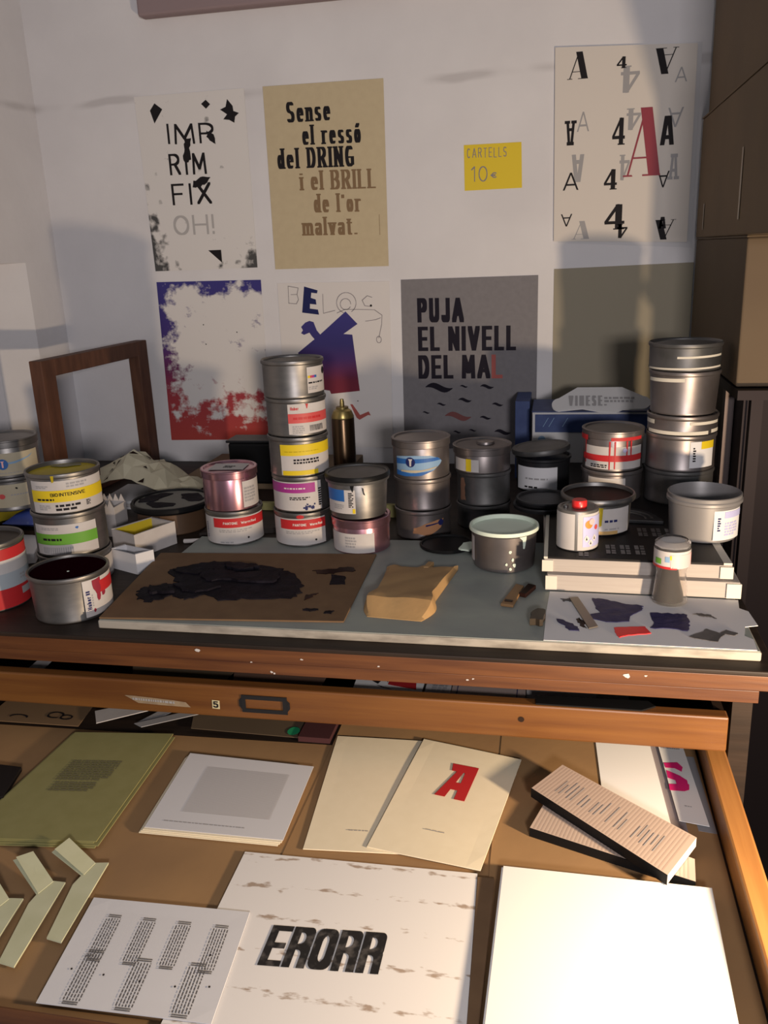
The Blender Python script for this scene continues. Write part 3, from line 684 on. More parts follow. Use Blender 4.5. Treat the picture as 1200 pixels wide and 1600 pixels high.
flat('hazard_mark', [[(x-.0012, PZ+z-.002), (x+.0012, PZ+z-.002), (x, PZ+z+.003)] for x, z in dm], cylmap(c, .0305+4*E_), M_print, lb)
lathe('screw_cap', [(.0105, 0), (.0112, .001), (.0112, .010), (.010, .012), (.001, .012)], (c[0]+.002, c[1]-.002, PZ+.0612), M_redcap, tin, 28)
lathe('vent_cap', [(.004, 0), (.004, .003), (.002, .0045)], (c[0]-.018, c[1]-.002, PZ+.0612), M_rim, tin, 12)
c = (.066, .362); R_ = .0575
o = empty('ink_can', (*c, PZ), 'open can of dark brown ink with yellow drip behind the red capped tin', 'ink can', 'printing ink cans')
lathe('body', [(R_*.80, 0), (R_*.855, .0015), (R_*.86, .004), (R_*.90, .048), (R_*.99, .050), (R_*1.02, .053), (R_*1.02, .057), (R_*.99, .060), (R_*.95, .0595), (R_*.93, .052)], (*c, PZ), M_steel, o)
lathe('ink', [(R_*.92, .051), (R_*.92, .054), (R_*.5, .0525), (R_*.01, .053)], (*c, PZ), M_inkd, o)
lb = patch('label', c, R_*.885+3*E_, -.55, .90, PZ+.004, PZ+.045, M_label, o); cm = cylmap(c, R_*.885+4*E_)
flat('ink_drip', [[(.000, PZ+.047), (.009, PZ+.047), (.008, PZ+.030), (.007, PZ+.018), (.003, PZ+.016), (.002, PZ+.030)]], cm, M_inky, lb)
patch('colour_patch', c, R_*.885+4*E_, -.30, -.02, PZ+.038, PZ+.042, M_green, lb)
flat('fine_print', dashes(.012, .040, PZ+.022, PZ+.028, 1, .005), cm, M_navy, lb); flat('fine_print', dashes(.012, .040, PZ+.010, PZ+.014, 1, .006), cm, M_greyp, lb)
patch('wet_stain', c, R_*.885+4*E_, -.30, .60, PZ+.0035, PZ+.009, mat('ochre_stain', (.45, .28, .10), .6), lb)

# --- lids and plate lying on the board
c = (-.022, .470)
for k, (lab, rr_) in enumerate((('dark shallow can lid, lower of the two lying under the tilted lid can', .051), ('dark shallow can lid, upper of the two lying under the tilted lid can', .0495))):
    o = tag(lathe('can_lid', [(rr_*.95, 0), (rr_, .001), (rr_*1.02, .006), (rr_, .0085), (rr_*.93, .008), (rr_*.90, .005), (rr_*.01, .005)], (c[0]+.003*k, c[1]+.004*k, PZ+.0002+k*.009), M_darkmetal), lab, 'lid', 'loose can lids')
o = empty('metal_plate', (.145, .42, PZ), 'dark grooved plate with rounded shoulder beside the brown ink can', 'plate')
pl = [(.110, .385), (.172, .380), (.170, .395)]+[(.110+.056*math.cos(a), .395+.060*math.sin(a)) for a in [math.radians(q) for q in range(8, 91, 8)]]
prism('plate_base', pl, PZ+.0002, PZ+.006, M_darkmetal, o, .001)
for s in (.82, .64):
    prism('ridge', [(.110+.056*s*math.cos(a), .388+.060*s*math.sin(a)) for a in [math.radians(q) for q in range(4, 91, 8)]]+[(.110+.052*s*math.cos(a), .388+.056*s*math.sin(a)) for a in [math.radians(q) for q in range(88, 3, -8)]], PZ+.006, PZ+.008, M_dull, o)

# --- labelled can with askew lid, on the platform
c = (-.025, .600)
o = empty('ink_can', (*c, PZ), 'dark can with white label and askew dark lid in front of the blue box', 'ink can', 'printing ink cans')
lathe('body', [(.047, 0), (.0485, .0015), (.0500, .058), (.052, .060), (.052, .064), (.049, .065), (.047, .060), (.01, .060)], (*c, PZ), M_darkmetal, o)
lathe('lid', [(.050, 0), (.0535, .001), (.0545, .006), (.053, .010), (.048, .011), (.045, .009), (.01, .0095)], (c[0]-.004, c[1]+.002, PZ+.0705), M_dull, o, tilt=((0, 1, 0), -.09))
lb = patch('label', c, .0505, -.90, .52, PZ+.006, PZ+.050, M_paperd, o)
bars(c, .0512, PZ+.026, PZ+.031, -.034, .022, 1, lb, M_greyp, .006); bars(c, .0512, PZ+.010, PZ+.015, -.036, -.004, 1, lb, M_print, .005)
# --- red drip can on a steel can
c = (.098, .554)
o = can('ink_can', 'steel can with a pale label under the red dripped can', c, .0525, PZ, 1.017, M_plum)
patch('label', c, .0525+E_, -.75, .45, PZ+.03, 1.006, M_label, o)
o = lidcan('ink_can', 'steel can with red and white label and red ink drips down its side', c, .0525, 1.0175, 1.089, M_plum)
rl = .0525*.985
lb = patch('label', c, rl+E_, -.88, .92, 1.022, 1.062, M_label, o); patch('colour_band', c, rl+2*E_, -.93, .92, 1.036, 1.047, M_red, lb)
cm = cylmap(c, rl+3*E_); flat('ink_drip', [[(s, 1.072), (s+.003, 1.072), (s+.0026, z), (s+.0004, z)] for s, z in ((-.006, 1.022), (.003, 1.023), (.024, 1.036), (.032, 1.042), (-.056, 1.030))], cm, M_red, o)
patch('ink_smear', c, .0525*1.026+E_, -.05, .88, 1.073, 1.079, M_red, o); patch('ink_smear', c, .0525*1.026+E_, -1.0, -.78, 1.071, 1.080, M_red, o)
bars(c, rl+2*E_, 1.024, 1.031, -.040, -.008, 2, lb, M_print); flat('mark', [arc(.022, 1.056, .004, .004, 0, 360, 10)[:-1]], cm, M_lav, lb)
# --- blue and white carton with oval flap
bx = empty('ink_carton', (.06, .80, DZ), 'blue and white carton with an oval white flap behind the cans', 'carton')
M_bw = mat('carton_white', (.58, .57, .58), .6); M_bb = mat('carton_blue', (.022, .045, .16), .6, 0, (.04, .07, .20), 40)
box('carton_body', -.052, .190, .815, .965, DZ, 1.066, M_bw, bx, .002)
box('blue_top', -.053, .191, .814, .966, 1.0662, 1.068, M_bb, bx)
box('blue_band', -.046, .186, .8125, .8145, 1.024, 1.062, M_bb, bx)
flat('seal_print', [arc(-.032, 1.008, .008, .008, 0, 360, 16)[:-1]], wallmap(.8140), M_lblue, bx)
flat('band_scratches', [[(x, 1.036), (x+.0012, 1.036), (x+.012, 1.055), (x+.0108, 1.055)] for x in (-.030, -.018, .010)], wallmap(.8120), M_lblue, bx)
ov = [(.005+.017*math.cos(math.radians(a)), .812+.020*math.sin(math.radians(a))) for a in range(100, 261, 16)]+[(.050, .800), (.085, .790), (.118, .788), (.130, .797), (.165, .798)]+[(.168+.018*math.cos(math.radians(a)), .818+.020*math.sin(math.radians(a))) for a in range(-80, 81, 16)]+[(.13, .866), (.04, .866)]
fl = prism('oval_flap', ov, 1.0690, 1.0715, M_bw, bx)
def tilt_up(o):
    L = org(o)
    for q in o.data.vertices:
        y = q.co.y+L.y; q.co.z += max(0, y-.788)*.55; q.co.y -= max(0, y-.788)*.35
    o.data.update()
tilt_up(fl)
flat('flap_print', [[(.022+x, .806+y) for x, y in p] for p in text_polys('VINESE.', .056, .032, .0026, .0022, .0035)]+[[(.094+x, .815+y) for x, y in p] for p in dashes(0, .06, 0, .020, 2, .006)], lambda x, y: (x, y-(y-.788)*.35, 1.0726+(y-.788)*.55), M_greyp, bx)
tag(box('blue_sheet', -.092, -.060, .90, 1.03, DZ, 1.075, M_bb, bevel=.001), 'dark blue card standing left of the blue and white carton', 'card')

# --- right hand stack of larger cans
c = (.212, .545)
o = can('ink_can', 'dark steel can at the bottom of the right hand stack', c, .0580, PZ, 1.022, M_dull, lip=1.015)
o = can('ink_can', 'steel can with yellow cornered white label in the right hand stack', (.212, .543), .0580, 1.0225, 1.085, M_plum, lip=1.015)
cc = (.212, .543); lb = patch('label', cc, .0580+E_, .28, .90, 1.030, 1.075, M_paperd, o); patch('colour_patch', cc, .0580+2*E_, .58, .90, 1.062, 1.075, M_yel, lb)
flat('side_print', dashes(.022, .027, 1.040, 1.066, 6, .004), cylmap(cc, .0580+2*E_), M_print, lb)
o = can('ink_can', 'short steel can with white tape strips in the right hand stack', (.213, .544), .0585, 1.0855, 1.118, M_plum, lip=1.012)
patch('tape_strip', (.213, .544), .0590, -.92, .72, 1.0865, 1.0925, M_tape, o); patch('tape_strip', (.213, .544), .0590, .80, .98, 1.088, 1.094, M_tape, o)
patch('tape_strip', (.213, .544), .0590, .22, .96, 1.1035, 1.1085, M_tape, o); patch('tape_strip', (.213, .544), .0590, -.98, -.76, 1.102, 1.109, M_tape, o)
o = can('ink_can', 'plain steel can with a white tape strip near its rim, right hand stack', (.212, .543), .0575, 1.1185, 1.192, M_plum, taper=.94, lip=1.02)
patch('tape_strip', (.212, .543), .0580, -.95, .02, 1.174, 1.180, M_tape, o, slant=.002)
o = can('ink_can', 'dark short can with two white strips on top of the right hand stack', (.211, .545), .0590, 1.1925, 1.238, M_dull, lip=1.02)
patch('tape_strip', (.211, .545), .0596, -.95, .95, 1.1945, 1.1975, M_tape, o, slant=.003); patch('tape_strip', (.211, .545), .0596, -.20, .95, 1.214, 1.2175, M_tape, o, slant=.002)
# --- grey tub
c = (.224, .338); R_ = .0545
o = empty('plastic_tub', (*c, PZ), 'grey round tub with blue and white label at the right bench end', 'tub')
lathe('body', [(R_*.86, 0), (R_*.90, .0015), (R_*.96, .056), (R_*1.02, .058), (R_*1.02, .062), (R_*.99, .064), (R_*1.0, .069), (R_*.97, .070), (R_*.93, .060), (R_*.90, .030), (R_*.01, .030)], (*c, PZ), M_tub, o)
lb = patch('label', c, R_*.945+2*E_, .30, .97, PZ+.006, PZ+.052, M_paperd, o); cm = cylmap(c, R_*.945+3*E_)
patch('colour_patch', c, R_*.945+3*E_, .58, .97, PZ+.040, PZ+.050, M_lav, lb); flat('side_print', dashes(.022, .027, PZ+.020, PZ+.042, 6, .004), cm, M_navy, lb); flat('fine_print', dashes(.034, .060, PZ+.012, PZ+.034, 5, .004), cm, M_lav, lb)

# ================================================================== centre of the slab: cardboard, packet, bits
cb = prism('cardboard_sheet', [(-.639, .030), (-.672, .303), (-.294, .329), (-.284, .055)], SZ+.0002, SZ+.0026, M_card)
tag(cb, 'brown cardboard sheet smeared with black ink on the slab', 'cardboard')
CT = SZ+.0027
blob('ink_smear', [(-.616, .100), (-.628, .130), (-.620, .152), (-.596, .160), (-.570, .158), (-.598, .188), (-.618, .215), (-.604, .238), (-.572, .260), (-.545, .268), (-.520, .266), (-.480, .252), (-.440, .248), (-.405, .220), (-.384, .190), (-.374, .150), (-.378, .128), (-.433, .118), (-.485, .107), (-.519, .128), (-.540, .106), (-.570, .118), (-.590, .092)], M_inkblk, cb, .0045, CT, .0015, 5)
for k, (x, y, a, s) in enumerate(((-.575, .22, .5, .035), (-.52, .20, -.3, .045), (-.54, .15, .2, .04), (-.46, .20, .9, .05), (-.59, .13, -.4, .025), (-.50, .24, .1, .03))):
    p = [(x+s*math.cos(a+t)*q, y+s*.55*math.sin(a+t)*q) for t, q in ((0, 1), (.8, .7), (1.7, .9), (2.7, 1.1), (3.6, .8), (4.6, 1.0), (5.4, .75))]
    o = prism('ink_ridge', rough(p, 3, .003), CT+.0014, CT+.0034+.0006*k, M_inkblk, cb)
blob('ink_smear', [(-.338, .186), (-.345, .226), (-.322, .222), (-.314, .188)], M_inkblk, cb, .0015, CT)
blob('ink_smear', [(-.380, .243), (-.350, .250), (-.327, .266), (-.310, .248), (-.340, .236), (-.364, .226)], M_inkd, cb, .003, CT)
blob('ink_spot', [(-.318, .085), (-.306, .088), (-.308, .077), (-.318, .077)], M_inkblk, cb, .001, CT); blob('ink_spot', [(-.352, .090), (-.330, .092), (-.334, .082), (-.350, .082)], M_inkblk, cb, .002, CT)
blob('ink_spot', [(-.362, .140), (-.346, .150), (-.352, .136), (-.358, .122)], M_inkd, cb, .002, CT)

# kraft paper packet with its folded front
pk = empty('paper_packet', (-.205, .18, SZ), 'folded brown kraft paper packet on the grey slab', 'packet')
nx, ny = 16, 20; v, f = [], []
bl, br, tr, tl = Vector((-.256, .078)), Vector((-.178, .070)), Vector((-.150, .274)), Vector((-.264, .268))
def pkz(u, t):
    side = min(1, min(u, 1-u)*18)**.5
    front = min(1, t/.17)
    z = .0185*front*(1-.74*max(0, t-.17)/.83)*side
    z += .0014*abs(math.sin(t*8-u*4))*side*(t > .2)+.0008*math.sin(11*u+5*t)*side*front
    if t > .97: z = .003+.004*max(0, math.sin(u*14))
    return max(.0004, z)
def pkpatch(name, t0, t1, nx, ny):
    v, f = [], []
    for j in range(ny+1):
        for i in range(nx+1):
            u, t = i/nx, t0+(t1-t0)*j/ny
            uu = u
            p = (bl*(1-uu)+br*uu)*(1-t)+(tl*(1-uu)+tr*uu)*t
            bulge = Vector((.010*(u-.5)*2*math.sin(math.pi*min(1, t/.34)), 0))
            p = p+bulge
            v.append((p.x, p.y, SZ+.0006+pkz(u, t)))
    for j in range(ny):
        for i in range(nx): a = j*(nx+1)+i; f.append([a, a+1, a+nx+2, a+nx+1])
    N = len(v); v += [(x, y, SZ+.0002) for x, y, z in v]
    ring = [i for i in range(nx+1)]+[j*(nx+1)+nx for j in range(1, ny+1)]+[ny*(nx+1)+i for i in range(nx-1, -1, -1)]+[j*(nx+1) for j in range(ny-1, 0, -1)]
    for k in range(len(ring)): p, q = ring[k], ring[(k+1) % len(ring)]; f.append([p, q, N+q, N+p])
    f.append([N+r_ for r_ in ring][::-1])
    return smooth_angle(fix(mesh(name, v, f, M_kraftp, pk)), 24)
pkpatch('packet_body', .17, 1.0, 20, 22); pkpatch('end_fold', 0.0, .17, 20, 5)
prism('torn_tab', [(-.204, .262), (-.196, .262), (-.190, .286), (-.200, .288)], SZ+.001, SZ+.008, M_kraftp, pk, .001)
sp = empty('wooden_spatula', (-.056, .18, SZ), 'short stained wooden spatula stub beside the white ink can', 'spatula')
prism('blade', [(-.074, .134), (-.056, .130), (-.044, .205), (-.056, .212)], SZ+.0004, SZ+.005, M_spat, sp, .001); prism('dark_tip', [(-.050, .172), (-.040, .168), (-.026, .204), (-.038, .210)], SZ+.0004, SZ+.007, M_inkd, sp, .001); prism('groove', [(-.069, .142), (-.058, .140), (-.057, .146), (-.068, .149)], SZ+.005, SZ+.0058, M_inkd, sp)
st = prism('ink_scrap', rough([(-.030, .075), (-.014, .072), (-.011, .108), (-.022, .112), (-.030, .095)], 3, .0015), SZ+.0002, SZ+.010, M_gunk, None, 0)
tag(st, 'dark brown scrap at the left edge of the mixing sheet', 'scrap')

# ================================================================== left group
c = (-.784, .221)
RY = .0575
o = can('ink_can', 'steel can with a white label at the bottom of the yellow ink stack', c, RY, DZ, .952)
patch('label', c, RY+E_, .35, 1.25, .908, .940, M_label, o)
o = can('ink_can', 'steel can with green banded white label in the yellow ink stack', (-.785, .222), RY*.99, .9525, 1.024)
cc = (-.785, .222); lb = patch('label', cc, RY*.99+E_, -.92, .66, .957, 1.007, M_label, o); patch('colour_band', cc, RY*.99+2*E_, -.93, .66, .974, .992, M_green, lb)
bars(cc, RY*.99+3*E_, .980, .986, -.050, -.012, 1, lb, M_print); bars(cc, RY*.99+2*E_, .998, 1.003, -.050, -.020, 2, lb, M_greyp)
flat('barcode', [[(-.052+i*.0035, .959), (-.052+i*.0035+random.choice((.001, .002)), .959), (-.050+i*.0035, .970), (-.052+i*.0035, .970)] for i in range(15)], cylmap(cc, RY*.99+2*E_), M_greyp, lb)
flat('ink_spot', [rough(arc(.008, 1.001, .0028, .0028, 0, 360, 6)[:-1], 1, .001)], cylmap(cc, RY*.99+2*E_), M_blue, lb)
o = can('ink_can', 'open can of yellow ink with yellow banded label on top of its stack', (-.784, .220), RY*.98, 1.0245, 1.090, lid='open', ink=M_inky, inkdepth=.007)
cc = (-.784, .220); lb = patch('label', cc, RY*.98+E_, -.86, .97, 1.0275, 1.079, M_label, o); patch('colour_band', cc, RY*.98+2*E_, -.86, .97, 1.045, 1.064, M_yel, lb)
words('BIO INTENSIVE', cc, RY*.98+3*E_, 1.0545, .0055, -.024, .030, lb, M_print); bars(cc, RY*.98+3*E_, 1.047, 1.052, -.048, -.012, 1, lb, M_print)
bars(cc, RY*.98+2*E_, 1.030, 1.042, -.018, .020, 2, lb, M_print, .005); bars(cc, RY*.98+2*E_, 1.032, 1.041, -.046, -.026, 3, lb, M_greyp); bars(cc, RY*.98+2*E_, 1.067, 1.072, -.048, -.024, 2, lb, M_greyp); bars(cc, RY*.98+2*E_, 1.067, 1.076, .002, .035, 2, lb, M_greyp)
flat('barcode', dashes(.030, .038, 1.034, 1.043, 4, .003), cylmap(cc, RY*.98+2*E_), M_print, lb)
flat('ink_drip', [[(-.020, 1.088), (-.015, 1.088), (-.016, 1.078), (-.019, 1.077)]], cylmap(cc, RY*.98*1.042), M_inky, o)
prism('ink_skin', rough([(-.820, .246), (-.800, .264), (-.778, .268), (-.772, .256), (-.800, .240)], 3, .002), 1.0832, 1.0842, mat('olive_ink_skin', (.12, .11, .05), .4), o)
c = (-.712, .084); R_ = .0575
o = can('ink_can', 'open can of dark red ink with a red streaked label at the bench front', c, R_, DZ, .971, lid='open', ink=M_inkr, inkdepth=.0045, taper=.95)
lb = patch('label', c, R_*.985+3*E_, .26, 1.12, .906, .962, M_label, o); cm = cylmap(c, R_*.985+4*E_)
patch('colour_band', c, R_*.985+4*E_, .66, 1.10, .938, .956, M_red, lb)
flat('ink_streak', [rough([(.030, .960), (.046, .962), (.046, .948), (.044, .940), (.042, .928), (.038, .926), (.036, .938), (.032, .948)], 2, .0008), rough(arc(.050, .936, .004, .005, 0, 360, 8)[:-1], 1, .0008), rough(arc(.030, .914, .002, .003, 0, 360, 6)[:-1], 1, .0005)], cm, M_redprint, lb)
vm = lambda x, y: cm(.0255-y, .917+x)
flat('lettering', text_polys('Huber', .020, .0065, .0007, .0006, .0010), vm, M_navy, lb)
flat('emblem', [[(.0190, .9400+k*.0035), (.0250, .9400+k*.0035), (.0250, .9425+k*.0035), (.0190, .9425+k*.0035)] for k in range(2)], cm, M_navy, lb)
flat('side_print', dashes(.0275, .0295, .920, .940, 5, .002), cm, M_greyp, lb)
lathe('paint_fleck', [(.002, 0), (.0018, .0006), (.0005, .0008)], (c[0]+.006, c[1]-.010, .9668), M_inkw, o, 8)
c = (-.862, .105); R_ = .0560
o = can('ink_can', 'tall can banded red, white, grey and red at the left picture edge', c, R_, DZ, 1.006, lid='open', ink=M_gunk, inkdepth=.007)
lb = patch('label', c, R_+E_, -1.4, 1.4, .903, .996, M_red, o, 28)
patch('colour_band', c, R_+2*E_, -1.4, 1.4, .958, .979, M_label, lb, 28); patch('colour_band', c, R_+2*E_, -1.4, 1.4, .934, .958, mat('blue_grey_band', (.34, .38, .42), .5), lb, 28)
patch('colour_patch', c, R_+2*E_, .72, .93, .918, .929, M_greyp, lb); bars(c, R_+3*E_, .942, .952, .046, .058, 2, lb, M_greyp, .004)
# back left pair with cream labels on a pile of packs
tag(box('packing_crate', -1.12, -.935, .365, .56, DZ, .928, M_interior, bevel=.003), 'low black crate under the wrapped packs at the left', 'crate')
def pillow(name, x0, x1, y0, y1, z0, z1, m, label, cat, ph=0):
    v, f = [], []; n = 10
    for s in (0, 1):
        for j in range(n+1):
            for i in range(n+1):
                u, t = i/n, j/n; e = min(1, min(u, 1-u)*5)*min(1, min(t, 1-t)*5)
                v.append((x0+(x1-x0)*u, y0+(y1-y0)*t, z0+(z1-z0)*(.45+s*(.5*math.sqrt(e)+.05*math.sin(7*u+5*t+ph)*e)) if s else z0+(z1-z0)*.45*(1-math.sqrt(e))))
    N = (n+1)**2
    for j in range(n):
        for i in range(n): a = j*(n+1)+i; f += [[a, a+n+1, a+n+2, a+1], [N+a, N+a+1, N+a+n+2, N+a+n+1]]
    ring = [i for i in range(n+1)]+[j*(n+1)+n for j in range(1, n+1)]+[n*(n+1)+i for i in range(n-1, -1, -1)]+[j*(n+1) for j in range(n-1, 0, -1)]
    for k in range(len(ring)): a, b = ring[k], ring[(k+1) % len(ring)]; f.append([a, b, N+b, N+a])
    o = mesh(name, v, f, m, None); fix(o); smooth_angle(o, 40)
    return tag(o, label, cat)
pillow('wrapped_pack', -1.12, -1.020, .372, .55, .9285, .958, M_yelbag, 'yellow wrapped pack under the cream labelled cans', 'pack')
pillow('wrapped_pack', -1.018, -.930, .362, .52, .9285, .956, M_bluebag, 'blue and white wrapped pack beside the yellow pack', 'pack', 2)
c = (-1.030, .430); R_ = .0550
o = can('ink_can', 'steel can with plain cream label, lower of the back left pair', c, R_, .9595, 1.024)
lb = patch('label', c, R_+E_, -1.4, 1.4, .968, 1.012, M_cream, o, 26); bars(c, R_+2*E_, .990, .994, -.006, .030, 1, lb, M_greyp); flat('red_mark', [arc(-.022, .990, .006, .005, 0, 360, 10)[:-1]], cylmap(c, R_+2*E_), M_redpale, lb)
flat('ink_spot', [rough(arc(.006, 1.004, .0022, .0022, 0, 360, 6)[:-1], 1, .0008)], cylmap(c, R_+2*E_), M_print, lb)
c = (-1.028, .428)
o = lidcan('ink_can', 'lidded steel can with blue disc on cream label, back left', c, R_*1.02, 1.0245, 1.096)
rl = R_*1.02*.985
lb = patch('label', c, rl+E_, -1.4, .90, 1.030, 1.072, M_cream, o, 24); cm = cylmap(c, rl+2*E_)
flat('blue_swash', [[(-.050, 1.054), (-.020, 1.053), (.010, 1.056), (.036, 1.061), (.048, 1.066), (.040, 1.060), (.010, 1.052), (-.050, 1.050)]], cm, M_lblue, lb)
flat('blue_disc', [arc(-.012, 1.052, .010, .010, 0, 360, 18)[:-1]], cylmap(c, rl+3*E_), M_blue, lb); flat('disc_mark', [[(-.0135, 1.046), (-.0105, 1.046), (-.0105, 1.056), (-.0085, 1.058), (-.0155, 1.058), (-.0135, 1.056)]], cylmap(c, rl+4*E_), M_pinklabel, lb)
bars(c, rl+2*E_, 1.034, 1.036, -.026, .030, 1, lb, M_greyp)
# open paper boxes
def tray(name, label, pts, z0, z1, m, mi, th=.0022, floor=.004):
    o = empty(name, (sum(p[0] for p in pts)/4, sum(p[1] for p in pts)/4, z0), label, 'paper box', 'folded paper boxes')
    P = [Vector(p) for p in pts]; cen = sum(P, Vector((0, 0)))/4
    Q = [cen+(p-cen)*(1-2.4*th/(p-cen).length) for p in P]
    prism('box_floor', [tuple(q) for q in Q], z0, z0+floor, mi, o)
    for i in range(4):
        a, b, c2, d = P[i], P[(i+1) % 4], Q[(i+1) % 4], Q[i]
        prism('box_side', [tuple(a), tuple(b), tuple(c2), tuple(d)], z0, z1-(.001 if i % 2 else 0), m, o)
    return o, P, Q
o, P, Q = tray('paper_box', 'open white paper box with yellow inside beside the slab', [(-.724, .312), (-.686, .398), (-.742, .422), (-.784, .344)], DZ, .943, M_label, M_inky)
for i in (2, 1): a, b = Q[i], Q[(i+1) % 4]; cdir = (sum(Q, Vector((0, 0)))/4); a2 = a+(cdir-a)*.02; b2 = b+(cdir-b)*.02; mesh('yellow_lining', [(*a2, DZ+.005), (*b2, DZ+.005), (*b2, .942), (*a2, .942)], [[0, 1, 2, 3]], M_yelcard if i == 2 else M_label, o)
o, P, Q = tray('paper_box', 'small open lavender white paper box in front of the yellow lined one', [(-.684, .236), (-.664, .262), (-.728, .286), (-.743, .262)], DZ, .936, M_paperd, M_paperd)
lathe('ink_dab', [(.004, 0), (.003, .002)], (-.700, .262, DZ+.0042), M_gunk, o, 8)
zb = []; 
for i in range(9): zb.append((-.870+.040*i/8, .955+(.016 if i % 2 else .004)+.004*math.sin(i)))
o = empty('paper_box', (-.85, .43, DZ), 'tall white paper box with zigzag torn rim behind the yellow can', 'paper box', 'folded paper boxes')
for yy in (.425, .470):
    pts = [(-.870, DZ)]+[(-.870+.048*i/8, .958+(.014 if i % 2 else 0)) for i in range(9)]+[(-.822, DZ)]
    v = [(x, yy, z) for x, z in pts]+[(x, yy+.002, z) for x, z in pts]; n = len(pts)
    fix(mesh('box_side', v, [list(range(n)), list(range(n, 2*n))[::-1]]+[[i, (i+1) % n, n+(i+1) % n, n+i] for i in range(n)], M_label, o))
box('box_side', -.872, -.870, .425, .472, DZ, .958, M_label, o); box('box_side', -.8222, -.820, .425, .472, DZ, .958, M_label, o)
# inky lid on a low tin
c = (-.737, .500)
o = empty('ink_tin', (*c, DZ), 'wide low brown tin under an inky black lid', 'tin')
lathe('body', [(.066, 0), (.068, .002), (.068, .040), (.066, .042)], (*c, DZ), mat('brown_tin', (.10, .055, .03), .5, .2), o)
lathe('lid', [(.070, .0425), (.076, .043), (.079, .047), (.079, .053), (.077, .056), (.073, .0555), (.071, .051), (.01, .051)], (*c, DZ), M_black, o)
lathe('lid_disc', [(.0705, .0512), (.0705, .0524), (.01, .0524)], (*c, DZ), mat('grey_green_disc', (.15, .15, .13), .5, .1), o)
for pts in ([(-.800, .520), (-.780, .545), (-.755, .548), (-.762, .520), (-.770, .490), (-.795, .480), (-.806, .498)], [(-.735, .545), (-.705, .552), (-.680, .525), (-.676, .500), (-.700, .496), (-.722, .515)], [(-.780, .480), (-.750, .485), (-.715, .474), (-.720, .455), (-.745, .446), (-.770, .462)]):
    prism('ink_blot', rough([(x, y) for x, y in pts], 3, .003), DZ+.0525, DZ+.0536, M_inkblk, o)
# boards and papers behind
tag(box('dark_board', -.655, -.36, .60, .72, DZ, .916, M_interior, bevel=.001), 'dark board lying on the bench behind the pink tin', 'board')
tag(box('brown_board', -.84, -.47, .735, 1.02, DZ, .924, M_boxd, bevel=.001), 'brown board lying against the foot of the white wall', 'board')
tag(prism('edge_board', [(-.655, .43), (-.50, .48), (-.50, .59), (-.655, .59)], DZ, .910, M_wooddark), 'worn dark board behind the slab with pale edge', 'board')
tag(prism('edge_strip', [(-.655, .585), (-.30, .585), (-.30, .597), (-.655, .597)], DZ, .925, M_olive), 'thin olive card edge standing behind the slab', 'card')
for k in range(3):
    tag(prism('loose_paper', [(-.960+.003*k, .600-.004*k), (-.845, .602+.003*k), (-.845, .73), (-.958, .74)], DZ+.0005+.006*k, DZ+.006+.006*k, M_paperd if k % 2 == 0 else M_label), ('folded white papers at the bottom of the pile under the beige bag', 'folded white papers in the middle of the pile under the beige bag', 'folded white papers on top of the pile under the beige bag')[k], 'paper', 'papers under the bag')
tag(lathe('paper_roll', [(.0035, 0), (.004, .0005), (.004, .034), (.0035, .0345), (.002, .030)], (-.672, .398, DZ+.0045), M_label, tilt=((0, 1, 0), 1.5)), 'thin white paper roll lying by the yellow lined box', 'paper roll')
pw = prism('loose_paper', [(-.985, .372), (-.935, .362), (-.895, .270), (-.915, .262)], DZ+.0003, DZ+.02, M_paperd, None, .002); tag(pw, 'pale wrapper beside the red banded can at the left', 'paper')

# crumpled beige bag
bag = empty('paper_bag', (-.86, .68, .92), 'crumpled beige paper bag with dark print against the wall', 'bag')
nx, ny = 11, 7; v, f = [], []
rb = random.Random(5)
BJ = {(i, j): (rb.uniform(-.006, .006), rb.uniform(-.006, .006), rb.uniform(-.011, .011)) for i in range(nx+1) for j in range(ny+1)}
def bagn(i, j):
    u, t = i/nx, j/ny
    x = -.972+.240*u; y = .600+.165*t+.02*math.sin(4*u+1)
    ridge = math.sin(math.pi*min(1, .12+t*.88))**.7*(max(0, 1-abs(u-.30)*1.15))
    z = .9225+.083*ridge
    dx, dy, dz = BJ[(i, j)]
    e = 0 if i in (0, nx) or j == 0 else 1
    return Vector((x+dx, y+dy, max(.9200, z+dz*e)))
def bagp(u, t):
    i, j = min(nx-1, int(u*nx)), min(ny-1, int(t*ny)); a, b_ = u*nx-i, t*ny-j
    p = (bagn(i, j)*(1-a)+bagn(i+1, j)*a)*(1-b_)+(bagn(i, j+1)*(1-a)+bagn(i+1, j+1)*a)*b_
    return tuple(p)
for j in range(ny+1):
    for i in range(nx+1): v.append(bagn(i, j))
for j in range(ny):
    for i in range(nx):
        a = j*(nx+1)+i
        if (i+j) % 2: f += [[a, a+1, a+nx+2], [a, a+nx+2, a+nx+1]]
        else: f += [[a, a+1, a+nx+1], [a+1, a+nx+2, a+nx+1]]
b_ = mesh('bag_paper', v, f, M_rag, bag)
so = b_.modifiers.new('thick', 'SOLIDIFY'); so.thickness = .0015
pv, pf = [], []
for tri in f:
    P3 = [Vector(v[i]) for i in tri]; cen = sum(P3, Vector((0, 0, 0)))/3; u_ = (cen.x+.972)/.24
    if not (.04 < u_ < .58 and cen.z > .938) or rb.random() < .72: continue
    nrm = (P3[1]-P3[0]).cross(P3[2]-P3[0]).normalized(); nrm = nrm if nrm.z > 0 else -nrm
    k0 = rb.uniform(.25, .6); c0 = cen+(P3[0]-cen)*.3
    q = [c0+(P3[0]-c0)*.75, c0+(P3[1]-c0)*k0, c0+(P3[2]-c0)*k0*.7]
    b0 = len(pv); pv += [p+nrm*.0025 for p in q]; pf.append([b0, b0+1, b0+2])
